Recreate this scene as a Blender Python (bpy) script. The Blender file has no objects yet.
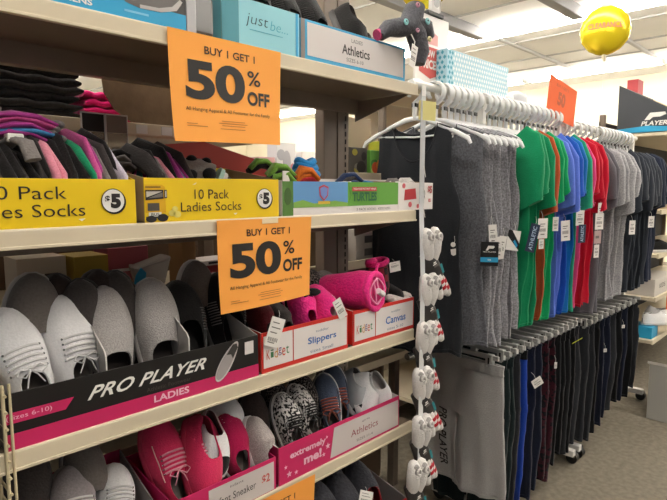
import bpy, bmesh, math, random
from mathutils import Matrix, Vector
from mathutils import noise as NZ
R = random.Random(11)
SC = bpy.context.scene
COL = SC.collection
PI = math.pi
sin, cos = math.sin, math.cos

# ------------------------------------------------------------------ materials
def lin(h):
    h = h.lstrip('#')
    out = []
    for i in (0, 2, 4):
        c = int(h[i:i+2], 16) / 255
        out.append(c / 12.92 if c <= .04045 else ((c + .055) / 1.055) ** 2.4)
    return (*out, 1.0)

MATS = {}
def mat(name, hexc, rough=.6, var=0., scale=60., bump=0., bscale=None, metal=0., trans=0., emit=0., sheen=0., c2=None, pattern=None, pscale=30., spec=None):
    if name in MATS: return MATS[name]
    m = bpy.data.materials.new(name); m.use_nodes = True
    nt = m.node_tree; N = nt.nodes; L = nt.links
    b = N['Principled BSDF']
    c = lin(hexc)
    b.inputs['Base Color'].default_value = c
    b.inputs['Roughness'].default_value = rough
    b.inputs['Metallic'].default_value = metal
    if spec is not None: b.inputs['Specular IOR Level'].default_value = spec
    if trans: b.inputs['Transmission Weight'].default_value = trans
    if sheen: b.inputs['Sheen Weight'].default_value = sheen
    if emit:
        b.inputs['Emission Color'].default_value = c
        b.inputs['Emission Strength'].default_value = emit
    tc = N.new('ShaderNodeTexCoord')
    src = None
    if pattern:
        cc2 = lin(c2)
        if pattern == 'dots':
            t = N.new('ShaderNodeTexVoronoi'); t.inputs['Scale'].default_value = pscale; t.inputs['Randomness'].default_value = .25
            L.new(tc.outputs['Object'], t.inputs['Vector'])
            fac = N.new('ShaderNodeMath'); fac.operation = 'LESS_THAN'; fac.inputs[1].default_value = .14
            L.new(t.outputs['Distance'], fac.inputs[0]); f = fac.outputs[0]
        elif pattern == 'spots':
            t = N.new('ShaderNodeTexNoise'); t.inputs['Scale'].default_value = pscale; t.inputs['Detail'].default_value = 2
            L.new(tc.outputs['Object'], t.inputs['Vector'])
            fac = N.new('ShaderNodeMath'); fac.operation = 'GREATER_THAN'; fac.inputs[1].default_value = .52
            L.new(t.outputs['Fac'], fac.inputs[0]); f = fac.outputs[0]
        elif pattern in ('stripex', 'stripey', 'stripez', 'diag'):
            t = N.new('ShaderNodeTexWave'); t.wave_type = 'BANDS'
            t.bands_direction = {'stripex': 'X', 'stripey': 'Y', 'stripez': 'Z', 'diag': 'DIAGONAL'}[pattern]
            t.inputs['Scale'].default_value = pscale
            L.new(tc.outputs['Object'], t.inputs['Vector'])
            fac = N.new('ShaderNodeMath'); fac.operation = 'GREATER_THAN'; fac.inputs[1].default_value = .5
            L.new(t.outputs['Fac'], fac.inputs[0]); f = fac.outputs[0]
        else:   # checker / plaid
            t = N.new('ShaderNodeTexChecker'); t.inputs['Scale'].default_value = pscale
            L.new(tc.outputs['Object'], t.inputs['Vector']); f = t.outputs['Fac']
        mx = N.new('ShaderNodeMix'); mx.data_type = 'RGBA'
        L.new(f, mx.inputs['Factor']); mx.inputs['A'].default_value = c; mx.inputs['B'].default_value = cc2
        src = mx.outputs['Result']
        L.new(src, b.inputs['Base Color'])
    if var:
        n = N.new('ShaderNodeTexNoise'); n.inputs['Scale'].default_value = scale; n.inputs['Detail'].default_value = 4
        L.new(tc.outputs['Object'], n.inputs['Vector'])
        hv = N.new('ShaderNodeHueSaturation')
        mr = N.new('ShaderNodeMapRange'); mr.inputs['From Min'].default_value = .3; mr.inputs['From Max'].default_value = .7
        mr.inputs['To Min'].default_value = 1 - var; mr.inputs['To Max'].default_value = 1 + var
        L.new(n.outputs['Fac'], mr.inputs['Value']); L.new(mr.outputs['Result'], hv.inputs['Value'])
        if src: L.new(src, hv.inputs['Color'])
        else: hv.inputs['Color'].default_value = c
        L.new(hv.outputs['Color'], b.inputs['Base Color'])
    if bump:
        n2 = N.new('ShaderNodeTexNoise'); n2.inputs['Scale'].default_value = bscale or scale; n2.inputs['Detail'].default_value = 3
        L.new(tc.outputs['Object'], n2.inputs['Vector'])
        bp = N.new('ShaderNodeBump'); bp.inputs['Strength'].default_value = bump; bp.inputs['Distance'].default_value = .004
        L.new(n2.outputs['Fac'], bp.inputs['Height']); L.new(bp.outputs['Normal'], b.inputs['Normal'])
    MATS[name] = m
    return m
def cloth(name, hexc, var=.12, scale=220, bump=.35, **k):
    return mat(name, hexc, rough=.9, var=var, scale=scale, bump=bump, sheen=.15, spec=.15, **k)
def card(name, hexc, rough=.55, **k):
    return mat(name, hexc, rough=rough, **k)

# ------------------------------------------------------------------ text
_TX = {}
def text_geo(s, bold=0., spacing=1.):
    k = (s, bold, spacing)
    if k in _TX: return _TX[k]
    cu = bpy.data.curves.new('t', 'FONT'); cu.body = s; cu.offset = bold; cu.size = 1; cu.resolution_u = 6 if len(s) < 4 else 3; cu.space_character = spacing
    ob = bpy.data.objects.new('t', cu); COL.objects.link(ob)
    me = bpy.data.meshes.new_from_object(ob)
    vs = [(v.co.x, v.co.y) for v in me.vertices]; fs = [tuple(p.vertices) for p in me.polygons]
    bpy.data.objects.remove(ob); bpy.data.meshes.remove(me); bpy.data.curves.remove(cu)
    x0 = min(v[0] for v in vs); x1 = max(v[0] for v in vs); y0 = min(v[1] for v in vs); y1 = max(v[1] for v in vs)
    r = ([((v[0]-x0)/(x1-x0), (v[1]-y0)/(y1-y0)) for v in vs], fs)
    _TX[k] = r
    return r

def frame(o, u, v):
    """matrix whose local x,y axes are u,v (world), origin o; z is the outward normal"""
    u = Vector(u).normalized(); v = Vector(v); v = (v - u * v.dot(u)).normalized(); n = u.cross(v)
    return Matrix(((u.x, v.x, n.x, o[0]), (u.y, v.y, n.y, o[1]), (u.z, v.z, n.z, o[2]), (0, 0, 0, 1)))
def FR(y): return frame((0, y, 0), (1, 0, 0), (0, 0, 1))

# ------------------------------------------------------------------ mesh builder
class MB:
    def __init__(s): s.v = []; s.f = []; s.fm = []; s.sm = []; s.mats = []
    def mi(s, m):
        if m not in s.mats: s.mats.append(m)
        return s.mats.index(m)
    def add(s, vs, fs, m, smooth=True, T=None):
        o = len(s.v); k = s.mi(m)
        if T is None: s.v += [tuple(v) for v in vs]
        else: s.v += [tuple(T @ Vector(v)) for v in vs]
        for f in fs: s.f.append(tuple(i + o for i in f)); s.fm.append(k); s.sm.append(smooth)
        return s
    def grid(s, P, m, cu=False, cv=False, smooth=True, T=None, flip=False):
        nv = len(P); nu = len(P[0]); vs = [p for row in P for p in row]; fs = []
        for j in range(nv if cv else nv - 1):
            for i in range(nu if cu else nu - 1):
                a = j*nu+i; b = j*nu+(i+1) % nu; c = ((j+1) % nv)*nu+(i+1) % nu; d = ((j+1) % nv)*nu+i
                fs.append((a, d, c, b) if flip else (a, b, c, d))
        return s.add(vs, fs, m, smooth, T)
    def box(s, x0, x1, y0, y1, z0, z1, m, b=0., T=None, seg=2):
        bm = bmesh.new(); bmesh.ops.create_cube(bm, size=1)
        for v in bm.verts:
            v.co = Vector(((x0+x1)/2 + v.co.x*(x1-x0), (y0+y1)/2 + v.co.y*(y1-y0), (z0+z1)/2 + v.co.z*(z1-z0)))
        if b: bmesh.ops.bevel(bm, geom=bm.edges[:], offset=b, segments=seg, affect='EDGES', profile=.5)
        bm.verts.index_update()
        s.add([v.co.copy() for v in bm.verts], [tuple(v.index for v in f.verts) for f in bm.faces], m, False, T); bm.free()
        return s
    def sweep(s, pts, ra, rb, m, n=8, side=(1, 0, 0), cap=True, T=None, closed=False, power=1.):
        """tube along pts; ra = radius along 'side', rb = radius across it; scalars or lists"""
        pts = [Vector(p) for p in pts]; K = len(pts); side = Vector(side); rows = []
        for i, p in enumerate(pts):
            t = (pts[(i+1) % K] - pts[i-1]) if closed else (pts[min(i+1, K-1)] - pts[max(i-1, 0)])
            t.normalize()
            a = side - t * side.dot(t)
            if a.length < 1e-4: a = Vector((0, 1, .1)) - t * Vector((0, 1, .1)).dot(t)
            a.normalize(); b = t.cross(a)
            A = ra[i] if isinstance(ra, (list, tuple)) else ra
            B = rb[i] if isinstance(rb, (list, tuple)) else rb
            row = []
            for k in range(n):
                c_, s_ = cos(2*PI*k/n), sin(2*PI*k/n)
                if power != 1: c_ = math.copysign(abs(c_)**power, c_); s_ = math.copysign(abs(s_)**power, s_)
                row.append(p + a*(A*c_) + b*(B*s_))
            rows.append(row)
        s.grid(rows, m, cu=True, cv=closed, T=T)
        if cap and not closed:
            o = len(s.v); 
            for row, rev in ((rows[0], True), (rows[-1], False)):
                s.add(row, [tuple(range(n))[::-1] if rev else tuple(range(n))], m, False, T)
        return s
    def tube(s, pts, r, m, n=6, cap=True, T=None, closed=False): return s.sweep(pts, r, r, m, n, (.31, .52, .8), cap, T, closed)
    def cyl(s, a, b, r, m, n=16, T=None, r2=None): return s.sweep([a, b], [r, r if r2 is None else r2], [r, r if r2 is None else r2], m, n, (.31, .52, .8), True, T)
    def poly(s, pts, m, T, n0=.0004, th=.0006):
        k = len(pts)
        vs = [(x, y, n0) for x, y in pts] + [(x, y, n0+th) for x, y in pts]
        fs = [tuple(range(k, 2*k))] + [(i, (i+1) % k, k+(i+1) % k, k+i) for i in range(k)]
        return s.add(vs, fs, m, False, T)
    def rect(s, x, y, w, h, m, T, n0=.0004, th=.0006): return s.poly([(x, y), (x+w, y), (x+w, y+h), (x, y+h)], m, T, n0, th)
    def disc(s, x, y, rx, ry, m, T, n0=.0004, th=.0006, n=28): return s.poly([(x+rx*cos(2*PI*i/n), y+ry*sin(2*PI*i/n)) for i in range(n)], m, T, n0, th)
    def text(s, t, x, y, w, h, m, T, bold=0., shear=0., n0=.0016, rot=0., spacing=1.):
        vs, fs = text_geo(t, bold, spacing); out = []
        for (a, b) in vs:
            p, q = a*w + shear*b*h, b*h
            if rot: p, q = p*cos(rot)-q*sin(rot), p*sin(rot)+q*cos(rot)
            out.append((x+p, y+q, n0))
        return s.add(out, fs, m, False, T)
    def ball(s, c, rx, ry, rz, m, n=14, k=9, T=None, wob=0., seed=0.):
        rows = []
        for j in range(k+1):
            th = PI*j/k; row = []
            for i in range(n):
                a = 2*PI*i/n; d = Vector((sin(th)*cos(a), sin(th)*sin(a), cos(th)))
                w = 1 + (wob*NZ.noise(d*1.7 + Vector((seed, seed*.7, 0))) if wob else 0)
                row.append((c[0]+rx*d.x*w, c[1]+ry*d.y*w, c[2]+rz*d.z*w))
            rows.append(row)
        return s.grid(rows, m, cu=True, T=T)
    def deform(s, fn): s.v = [tuple(fn(Vector(v))) for v in s.v]; return s
    def crumple(s, amp, freq, seed=0.):
        o = Vector((seed, seed*1.7, -seed))
        s.v = [tuple(Vector(v) + NZ.noise_vector(Vector(v)*freq + o)*amp) for v in s.v]; return s
    def build(s, name, parent=None, M=None):
        me = bpy.data.meshes.new(name); me.from_pydata(s.v, [], s.f)
        for m in s.mats: me.materials.append(m)
        me.polygons.foreach_set('material_index', s.fm); me.polygons.foreach_set('use_smooth', s.sm); me.update()
        ob = bpy.data.objects.new(name, me); COL.objects.link(ob)
        if parent: ob.parent = parent
        if M is not None: ob.matrix_basis = M
        return ob

def tag(o, label, cat, group=None, kind=None):
    if label: o['label'] = label
    if cat: o['category'] = cat
    if group: o['group'] = group
    if kind: o['kind'] = kind
    return o
def thing(name, label, cat, loc=(0, 0, 0), group=None, M=None):
    o = bpy.data.objects.new(name, None); o.empty_display_size = .05; COL.objects.link(o)
    if M is not None: o.matrix_basis = M
    else: o.location = loc
    return tag(o, label, cat, group)
CH = {}
def copy_thing(root, M, label, group=None):
    r = root.copy(); COL.objects.link(r); r.matrix_basis = M; r['label'] = label
    if group: r['group'] = group
    kids = [c for c in bpy.data.objects if c.parent == root]
    for c in kids:
        d = c.copy(); COL.objects.link(d); d.parent = r; d.matrix_basis = c.matrix_basis
        for g in [q for q in bpy.data.objects if q.parent == c]:
            e = g.copy(); COL.objects.link(e); e.parent = d
    return r
def struct(mb, name):
    o = mb.build(name); o['kind'] = 'structure'; return o

# ------------------------------------------------------------------ palette
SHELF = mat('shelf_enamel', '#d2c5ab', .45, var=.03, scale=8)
POSTM = mat('post_enamel', '#7a6c5e', .5, var=.08, scale=14)
BLACKINK = card('black_ink', '#1c1714'); WHITE = card('white_card', '#e8e4de'); INKW = card('white_ink', '#efece6')
ORANGE = card('orange_paper', '#f9a646', .7); YEL = card('yellow_card', '#e8c400', .5); KRAFT = card('kraft_inside', '#b09c80', .8)
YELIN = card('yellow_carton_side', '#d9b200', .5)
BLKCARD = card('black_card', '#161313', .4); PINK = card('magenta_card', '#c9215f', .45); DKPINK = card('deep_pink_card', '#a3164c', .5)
REDC = card('red_card', '#cf2a20', .5); BLUEC = card('sky_blue_card', '#2a9fcd', .45); TEALC = card('teal_card', '#5fb6c4', .4)
GREYCARD = card('grey_card', '#8d8781', .7); BLUEINK = card('blue_ink', '#1f63b0'); REDINK = card('red_ink', '#c3232c')
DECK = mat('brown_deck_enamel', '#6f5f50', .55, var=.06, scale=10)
CLEAR = mat('frosted_plastic', '#e9eaec', .25, trans=.35)
HANGM = mat('hanger_plastic', '#f0f0f0', .3, trans=.25)
CHROME = mat('chrome_rail', '#b9bbbd', .25, metal=1)
BLKP = mat('black_plastic', '#141414', .4)
STEELW = mat('white_steel', '#dcd9d3', .4)
GHANG = mat('grey_hanger_plastic', '#bcbcb9', .35, trans=.1)

# ------------------------------------------------------------------ camera
cam_d = bpy.data.cameras.new('camera'); cam = bpy.data.objects.new('camera', cam_d); COL.objects.link(cam)
cam_d.sensor_width = 36; cam_d.lens = 543/667*36; cam_d.clip_start = .05
th, pt = math.radians(44.47), math.atan(62/543)
F = Vector((cos(th)*cos(pt), sin(th)*cos(pt), -sin(pt)))
cam.location = (0, 0, 1.5); cam.rotation_euler = F.to_track_quat('-Z', 'Y').to_euler()
SC.camera = cam
SC.view_settings.view_transform = 'Standard'; SC.view_settings.look = 'None'; SC.view_settings.gamma = 1
SC.view_settings.use_curve_mapping = False; SC.view_settings.exposure = 0.6

# ------------------------------------------------------------------ room
CEILZ = 3.8
mb = MB(); mb.box(-4, 12.6, -5, 17, -.1, 0, mat('carpet', '#787061', .95, var=.22, scale=35, bump=.5, bscale=300)); struct(mb, 'floor')
mb = MB(); mb.box(-4, 12.6, -5, 17, CEILZ, CEILZ+.1, mat('ceiling_panel', '#f3f3f1', .8, var=.03, scale=1.5)); ce = struct(mb, 'ceiling')
mb = MB(); WALLM = mat('cream_wall', '#eee6d0', .8, var=.02, scale=2)
mb.box(12.6, 12.7, -5, 17, 0, CEILZ, WALLM); struct(mb, 'wall_far')
mb = MB(); mb.box(-4, 12.6, 17, 17.1, 0, CEILZ, WALLM); struct(mb, 'wall_rear')
GRID = mat('ceiling_seam', '#bdbdbc', .8); BEAM = mat('ceiling_beam', '#8d8d90', .6)
k = 0
for x in (1.8, 3.6, 5.4, 6.6, 8.4, 9.6, 10.4, 11.8):
    mb = MB(); mb.box(x-.012, x+.012, -5, 17, CEILZ-.02, CEILZ, GRID); struct(mb, 'trim_%d' % k); k += 1
for y in (4.25, 2.86, 7.6):
    mb = MB(); mb.box(4.8 if y > 4 else 6.2, 7.42, y-.07, y+.07, CEILZ-.14, CEILZ, BEAM, .01); mb.box(7.62, 11, y-.03, y+.03, CEILZ-.05, CEILZ, GRID, .01); struct(mb, 'trim_%d' % k); k += 1

LAMP = mat('lit_tube', '#fff8ee', .5, emit=24); FIXM = mat('fixture_white', '#e4e4e2', .5)
lampsrc = None
for xi, x in enumerate((-3.6, .3, 3.9, 7.52, 11.1)):
    for j in range(8):
        y = -4.0 + j*2.56 + (.14 if xi == 3 else .3)
        if y > 16 or xi == 0 or (xi == 1 and y < -2.5): continue
        wh = 'over the shop floor' 
        if lampsrc is None:
            t = thing('ceiling_light', 'long white fluorescent strip light in a row across the ceiling', 'ceiling light', (x, y, CEILZ-.1), 'fluorescent strip lights on the ceiling')
            b = MB(); b.box(-.035, .035, -1.22, 1.22, .03, .1, FIXM, .008); b.box(-.09, .09, -1.23, -1.2, -.03, .05, FIXM, .004); b.box(-.09, .09, 1.2, 1.23, -.03, .05, FIXM, .004); b.build('housing', t)
            b = MB(); b.sweep([(0, -1.2, 0), (0, 1.2, 0)], .085, .035, LAMP, 12, (1, 0, 0)); b.build('diffuser', t)
            lampsrc = t
        else:
            copy_thing(lampsrc, Matrix.Translation((x, y, CEILZ-.1)), 'long white fluorescent strip light in a row across the ceiling')
w = bpy.data.worlds.new('world'); SC.world = w; w.use_nodes = True
bg = w.node_tree.nodes['Background']; bg.inputs['Color'].default_value = (.93, .96, 1, 1); bg.inputs['Strength'].default_value = .14
# ------------------------------------------------------------------ shelving
D = 1.05
SH = {1: (1.791, 1.828), 2: (1.393, 1.429), 3: (.996, 1.034), 4: (.676, .712), 5: (.30, .338)}
t = thing('shelving_unit', 'cream metal shop shelving unit carrying boxed shoes and socks', 'shelf', (.85, 1.32, 0))
Ti = Matrix.Translation((-.85, -1.32, 0))
SLOT = mat('slot_shadow', '#15120f', .9)
for k, (lo, hi) in SH.items():
    b = MB()
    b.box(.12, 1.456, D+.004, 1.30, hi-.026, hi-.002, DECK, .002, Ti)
    b.box(.12, 1.456, D, D+.012, lo, hi, SHELF, .004, Ti)
    b.box(.12, 1.456, D-.0025, D+.002, lo, lo+.006, SHELF, .001, Ti)
    b.box(.12, 1.456, 1.285, 1.315, lo-.036, hi-.004, POSTM, .002, Ti)
    for xx in (.14, 1.43):
        b.add([Ti @ Vector(p) for p in [(xx, 1.06, hi-.03), (xx, 1.30, hi-.03), (xx, 1.30, hi-.10), (xx+.003, 1.06, hi-.03), (xx+.003, 1.30, hi-.03), (xx+.003, 1.30, hi-.10)]],
              [(0, 1, 2), (5, 4, 3), (0, 3, 4, 1), (1, 4, 5, 2), (2, 5, 3, 0)], POSTM, False)
    b.build('shelf', t)
for x0 in (.085, 1.285):
    b = MB(); b.box(x0, x0+.062, 1.305, 1.35, 0, 2.2, POSTM, .004, Ti); b.build('post', t)
    b = MB(); b.box(x0+.064, x0+.118, 1.303, 1.315, 0, 2.2, POSTM, .002, Ti)
    for i in range(62):
        b.box(x0+.098, x0+.103, 1.3015, 1.304, .35+i*.026, .366+i*.026, SLOT, 0, Ti)
    b.build('slotted_strip', t)
b = MB(); b.box(.2, 1.3, 1.32, 1.345, 0, .62, POSTM, .003, Ti); b.build('back_panel', t)
b = MB(); b.box(.12, 1.456, 1.07, 1.30, 0, .09, POSTM, .003, Ti); b.build('plinth', t)

# the neighbouring unit behind (its goods face the other aisle)
t = thing('shelving_unit', 'back to back shelving seen through the gaps behind the sock boxes', 'shelf', (.85, 1.5, 0))
Tb = Matrix.Translation((-.85, -1.5, 0))
def rear_shelf(x0, x1, z):
    b = MB(); b.box(x0, x1, 1.37, 1.72, z-.022, z, SHELF, .002, Tb); b.box(x0, x1, 1.36, 1.372, z-.02, z+.012, SHELF, .002, Tb); return b
b = rear_shelf(.1, 1.04, 1.655)
for xx in (.66, .73, .80): b.box(xx, xx+.03, 1.357, 1.36, 1.640, 1.662, WHITE, 0, Tb)
b.build('shelf', t)
rear_shelf(1.47, 2.1, 1.545).build('shelf', t)
rear_shelf(.1, 2.1, 1.215).build('shelf', t)
rear_shelf(.1, 2.1, .80).build('shelf', t)
for xp in (.1, 1.0, 1.56, 2.06): b = MB(); b.box(xp, xp+.04, 1.6, 1.64, 0, 1.66 if xp < 1.2 else 1.55, POSTM, .003, Tb); b.build('post', t)
b = MB(); b.box(.1, 2.1, 1.715, 1.72, .0, 1.53, mat('brown_light_block', '#5f4b39', .8), 0, Tb); b.build('back_panel', t)  # panel's upper part added to block rear aisle light behind the shoes

# cream wire divider at the left end of the unit
b = MB(); WIRE = mat('cream_wire', '#cdbf9c', .4)
for yy in (1.046, 1.10, 1.16, 1.22): b.tube([(.245, yy, .345), (.245, yy, 1.16)], .0032, WIRE)
b.tube([(.256, 1.046, .345), (.256, 1.046, 1.16)], .0026, WIRE)
for i in range(27): b.tube([(.248, 1.040, .36+i*.03), (.248, 1.225, .36+i*.03)], .0026, WIRE)
# stops short of the shelf fronts
b2 = MB()
tag(b.build('wire_divider'), 'cream wire grid divider at the near end of the shoe shelves', 'wire divider')

# ------------------------------------------------------------------ sale signs
def sale_sign(M, label, W=.30, H=.225, bend=.012, seed=0, rot=0.):
    t = thing('sale_sign', label, 'sign', M=M)
    b = MB(); P = [[(W*(i/14-.5), -H*j/10, 0) for i in range(15)] for j in range(11)]
    b.grid(P, ORANGE); b.grid([[(p[0], p[1], -.0006) for p in r] for r in P], ORANGE, flip=True)
    I = Matrix.Identity(4)
    b.text('BUY 1 GET 1', -.065, -.040, .135, .0165, BLACKINK, I, .012, n0=.0012)
    b.text('50', -.115, -.137, .155, .082, BLACKINK, I, .04, n0=.0012)
    b.text('%', .048, -.092, .038, .034, BLACKINK, I, .01, n0=.0012)
    b.text('OFF', .046, -.137, .068, .032, BLACKINK, I, .035, n0=.0012)
    b.text('All Hanging Apparel & All Footwear for the Family', -.118, -.163, .232, .0098, BLACKINK, I, .0, n0=.0012)
    for (x, y, w_) in ((-.03, -.179, .065), (-.038, -.184, .08), (-.03, -.189, .065), (-.035, -.196, .07), (-.118, -.188, .025), (-.118, -.193, .05)):
        b.rect(x, y, w_, .0011, card('faint_ink', '#a5642a'), I, .0009, .0003)
    def fn(v):
        q = -v.y/H; u = v.x/W*2
        return Vector((v.x*(1-.03*q), v.y + .004*u*q*q, v.z + bend*(q**2)*(1-.4*u) - .008*u*u*q))
    b.deform(fn)
    b.build('paper', t)
    return t
sale_sign(frame((.731, D-.0065, 1.826), (1, 0, -.0), (0, 0, 1)), 'orange half price sign hanging off the top shelf edge', bend=.012)
sale_sign(frame((.834, D-.0065, 1.426), (1, 0, -.006), (0, 0, 1)), 'orange half price sign hanging between the yellow sock box and the shoes', W=.292, H=.212, bend=.008)
sale_sign(frame((.845, D-.0065, .708), (1, 0, -.02), (0, .0, 1)), 'orange half price sign on the fourth shelf edge, cut off by the picture bottom', W=.29, H=.22, bend=.006)
tp = MB(); tp.rect(.815, 1.414, .05, .012, mat('clear_tape', '#f6e2b8', .2), FR(D-.0075), .0006, .0003)
tag(tp.build('tape'), 'strip of clear tape at the top of the sign below the yellow box', 'tape')

# ------------------------------------------------------------------ open display cartons
def carton(name, label, cat, x0, x1, z0, hf, hb, depth, outm, inm, printfn, y0=None, group=None, th=.003, shape='slope', sidem=None):
    y0 = D+.006 if y0 is None else y0
    o = Vector(((x0+x1)/2, y0, z0))
    t = thing(name, label, cat, o, group); T = Matrix.Translation(-o); y1 = y0+depth
    b = MB(); b.box(x0, x1, y0+th, y1, z0, z0+th, inm, 0, T)
    b.box(x0, x1, y1-th, y1, z0, z0+hb, outm, 0, T)
    for (xa, xb) in ((x0, x0+th), (x1-th, x1)):
        pr = [(y0+th, z0), (y1, z0), (y1, z0+hb)] + ([(y0+depth*.45, z0+hb)] if shape == 'step' else []) + [(y0+th, z0+hf)]
        if shape == 'slope': pr = [(y0+th, z0), (y1, z0), (y1, z0+hb), (y0+th, z0+hf)]
        n = len(pr); vs = [(xa, p[0], p[1]) for p in pr] + [(xb, p[0], p[1]) for p in pr]
        ins = xa == x0
        b.add([T @ Vector(v) for v in vs[:n]], [tuple(range(n))], (sidem or outm) if ins else inm, False)
        b.add([T @ Vector(v) for v in vs[n:]], [tuple(range(n))], inm if ins else (sidem or outm), False)
        b.add([T @ Vector(v) for v in vs], [(i, (i+1) % n, n+(i+1) % n, n+i) for i in range(n)], inm, False)
    b.build('tray', t)
    b = MB(); b.box(x0, x1, y0, y0+th, z0, z0+hf, outm, .0008, T)
    printfn(b, T @ FR(y0), x0, x1, z0, z0+hf)
    b.build('printed_front', t)
    return t

# top shelf: three carton fronts -------------------------------------------------
S1 = SH[1][1]
def pr_mens(b, T, x0, x1, z0, z1):
    b.rect(x0, z0, x1-x0, .032, BLUEC, T)
    b.text('MENS', .385, z0+.007, .052, .011, INKW, T, .03)
    DK = card('photo_dark', '#3a3735'); b.rect(x0, z0+.032, x1-x0, z1-z0-.032, DK, T)
    ps = [(.50, .030), (.53, .024), (.575, .026), (.61, .036), (.622, .05), (.617, .066), (.59, .058), (.56, .064), (.53, .075), (.508, .07), (.498, .05)]
    b.poly([(x, z0+z) for x, z in ps], card('photo_shoe_grey', '#6b6764'), T, .001, .0006)
    b.poly([(x, z0+z) for x, z in [(.53, .024), (.575, .026), (.61, .036), (.624, .056), (.618, .06), (.60, .042), (.57, .033), (.53, .031)]], card('photo_sole', '#b9b6b2'), T, .0016, .0006)
    b.rect(.498, z0+.012, .05, .004, card('pale_blue', '#7cc3e0'), T, .0009, .0004)
carton('shoe_carton', 'blue banded mens shoe carton with a grey shoe pictured on its front', 'box', .12, .632, S1, .13, .15, .22, card('slate_card', '#4a4846'), KRAFT, pr_mens, group='cartons on the top shelf')
t = thing('wrapped_package', 'grey plastic wrapped package with black cap between mens carton and teal carton', 'package', (.67, 1.12, S1))
b = MB(); b.box(-.034, .034, -.062, .06, 0, .086, mat('grey_wrap', '#5d5b58', .2), .008); b.box(-.036, -.012, -.0635, -.05, .0, .082, mat('silver_strip', '#a9a7a8', .25), .002); b.build('pouch', t)
b = MB(); b.box(-.036, .036, -.064, .06, .086, .16, mat('black_film', '#242220', .25), .006); b.box(-.0365, .0365, -.0655, -.06, .084, .088, mat('silver_line', '#b5b5b5', .3), 0)
b.disc(-.016, .112, .010, .010, WHITE, FR(-.064)); b.disc(-.016, .112, .007, .007, BLKCARD, FR(-.0645)); b.build('cap', t)
def pr_just(b, T, x0, x1, z0, z1):
    b.rect(x0, z0, x1-x0, z1-z0, card('teal_light', '#8ccbd6', .4), T, .0003, .0003)
    b.rect(x0, z0, .045, z1-z0, card('teal_shade', '#3f8f9c', .4), T, .0008, .0004)
    b.rect(x1-.012, z0, .008, z1-z0, BLUEC, T, .0008, .0004)
    b.text('just', x0+.064, z0+.043, .062, .03, card('dark_teal_ink', '#2c4b55'), T, -.012, .22)
    b.text('be...', x0+.136, z0+.047, .055, .022, card('teal_ink', '#3f9fb3'), T, -.012, .2)
    b.rect(x0+.075, z0+.037, .10, .0014, card('teal_ink', '#3f9fb3'), T, .0009, .0004)
carton('shoe_carton', 'teal carton reading just be on the top shelf', 'box', .722, .952, S1, .104, .12, .2, TEALC, KRAFT, pr_just, group='cartons on the top shelf')
def pr_ath(b, T, x0, x1, z0, z1):
    b.rect(x0, z0, .014, z1-z0, GREYCARD, T, .0008, .0004)
    b.rect(x0+.014, z0, x1-x0-.014, z1-z0, BLUEC, T)
    b.rect(x0+.022, z0+.010, x1-x0-.032, z1-z0-.016, card('pale_panel', '#dcd5d2'), T, .001, .0006)
    G = card('grey_ink', '#5d5855')
    b.text('LADIES', x0+.188, z0+.071, .046, .010, G, T, .0, n0=.002)
    b.text('Athletics', x0+.150, z0+.036, .115, .026, card('dark_ink', '#38322f'), T, .018, n0=.002)
    b.text('SIZES 6-10', x0+.168, z0+.018, .07, .010, G, T, .0, n0=.002)
carton('shoe_carton', 'white and blue ladies athletics carton at the end of the top shelf', 'box', .957, 1.39, S1, .098, .12, .22, BLUEC, KRAFT, pr_ath, group='cartons on the top shelf')

# second shelf: yellow sock cartons ----------------------------------------------
S2 = SH[2][1]
def price_disc(b, T, x, z, r):
    b.disc(x+.0025, z-.002, r, r*1.02, BLACKINK, T, .0008, .0006); b.disc(x, z, r, r*1.02, BLACKINK, T, .0016, .0004); b.disc(x, z, r*.93, r*.95, INKW, T, .0021, .0005)
    b.text('$', x-r*.70, z-r*.18, r*.42, r*.62, BLACKINK, T, .02, n0=.0032); b.text('5', x-r*.24, z-r*.62, r*.86, r*1.22, BLACKINK, T, .07, n0=.0032)
def pr_sock1(b, T, x0, x1, z0, z1):
    b.text('10 Pack', .243, z0+.051, .13, .023, BLACKINK, T, -.005, n0=.0012); b.text('Ladies Socks', .199, z0+.019, .206, .0225, BLACKINK, T, -.005, n0=.0012)
    price_disc(b, T, .459, z0+.046, .0235)
    b.poly([(.392, z0+.013), (.405, z0+.014), (.398, z0+.009)], WHITE, T)
carton('sock_carton', 'bright yellow ladies sock carton at the left end of the second shelf', 'box', .10, .506, S2, .088, .112, .23, YEL, YELIN, pr_sock1, group='yellow sock cartons', shape='step')
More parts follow.
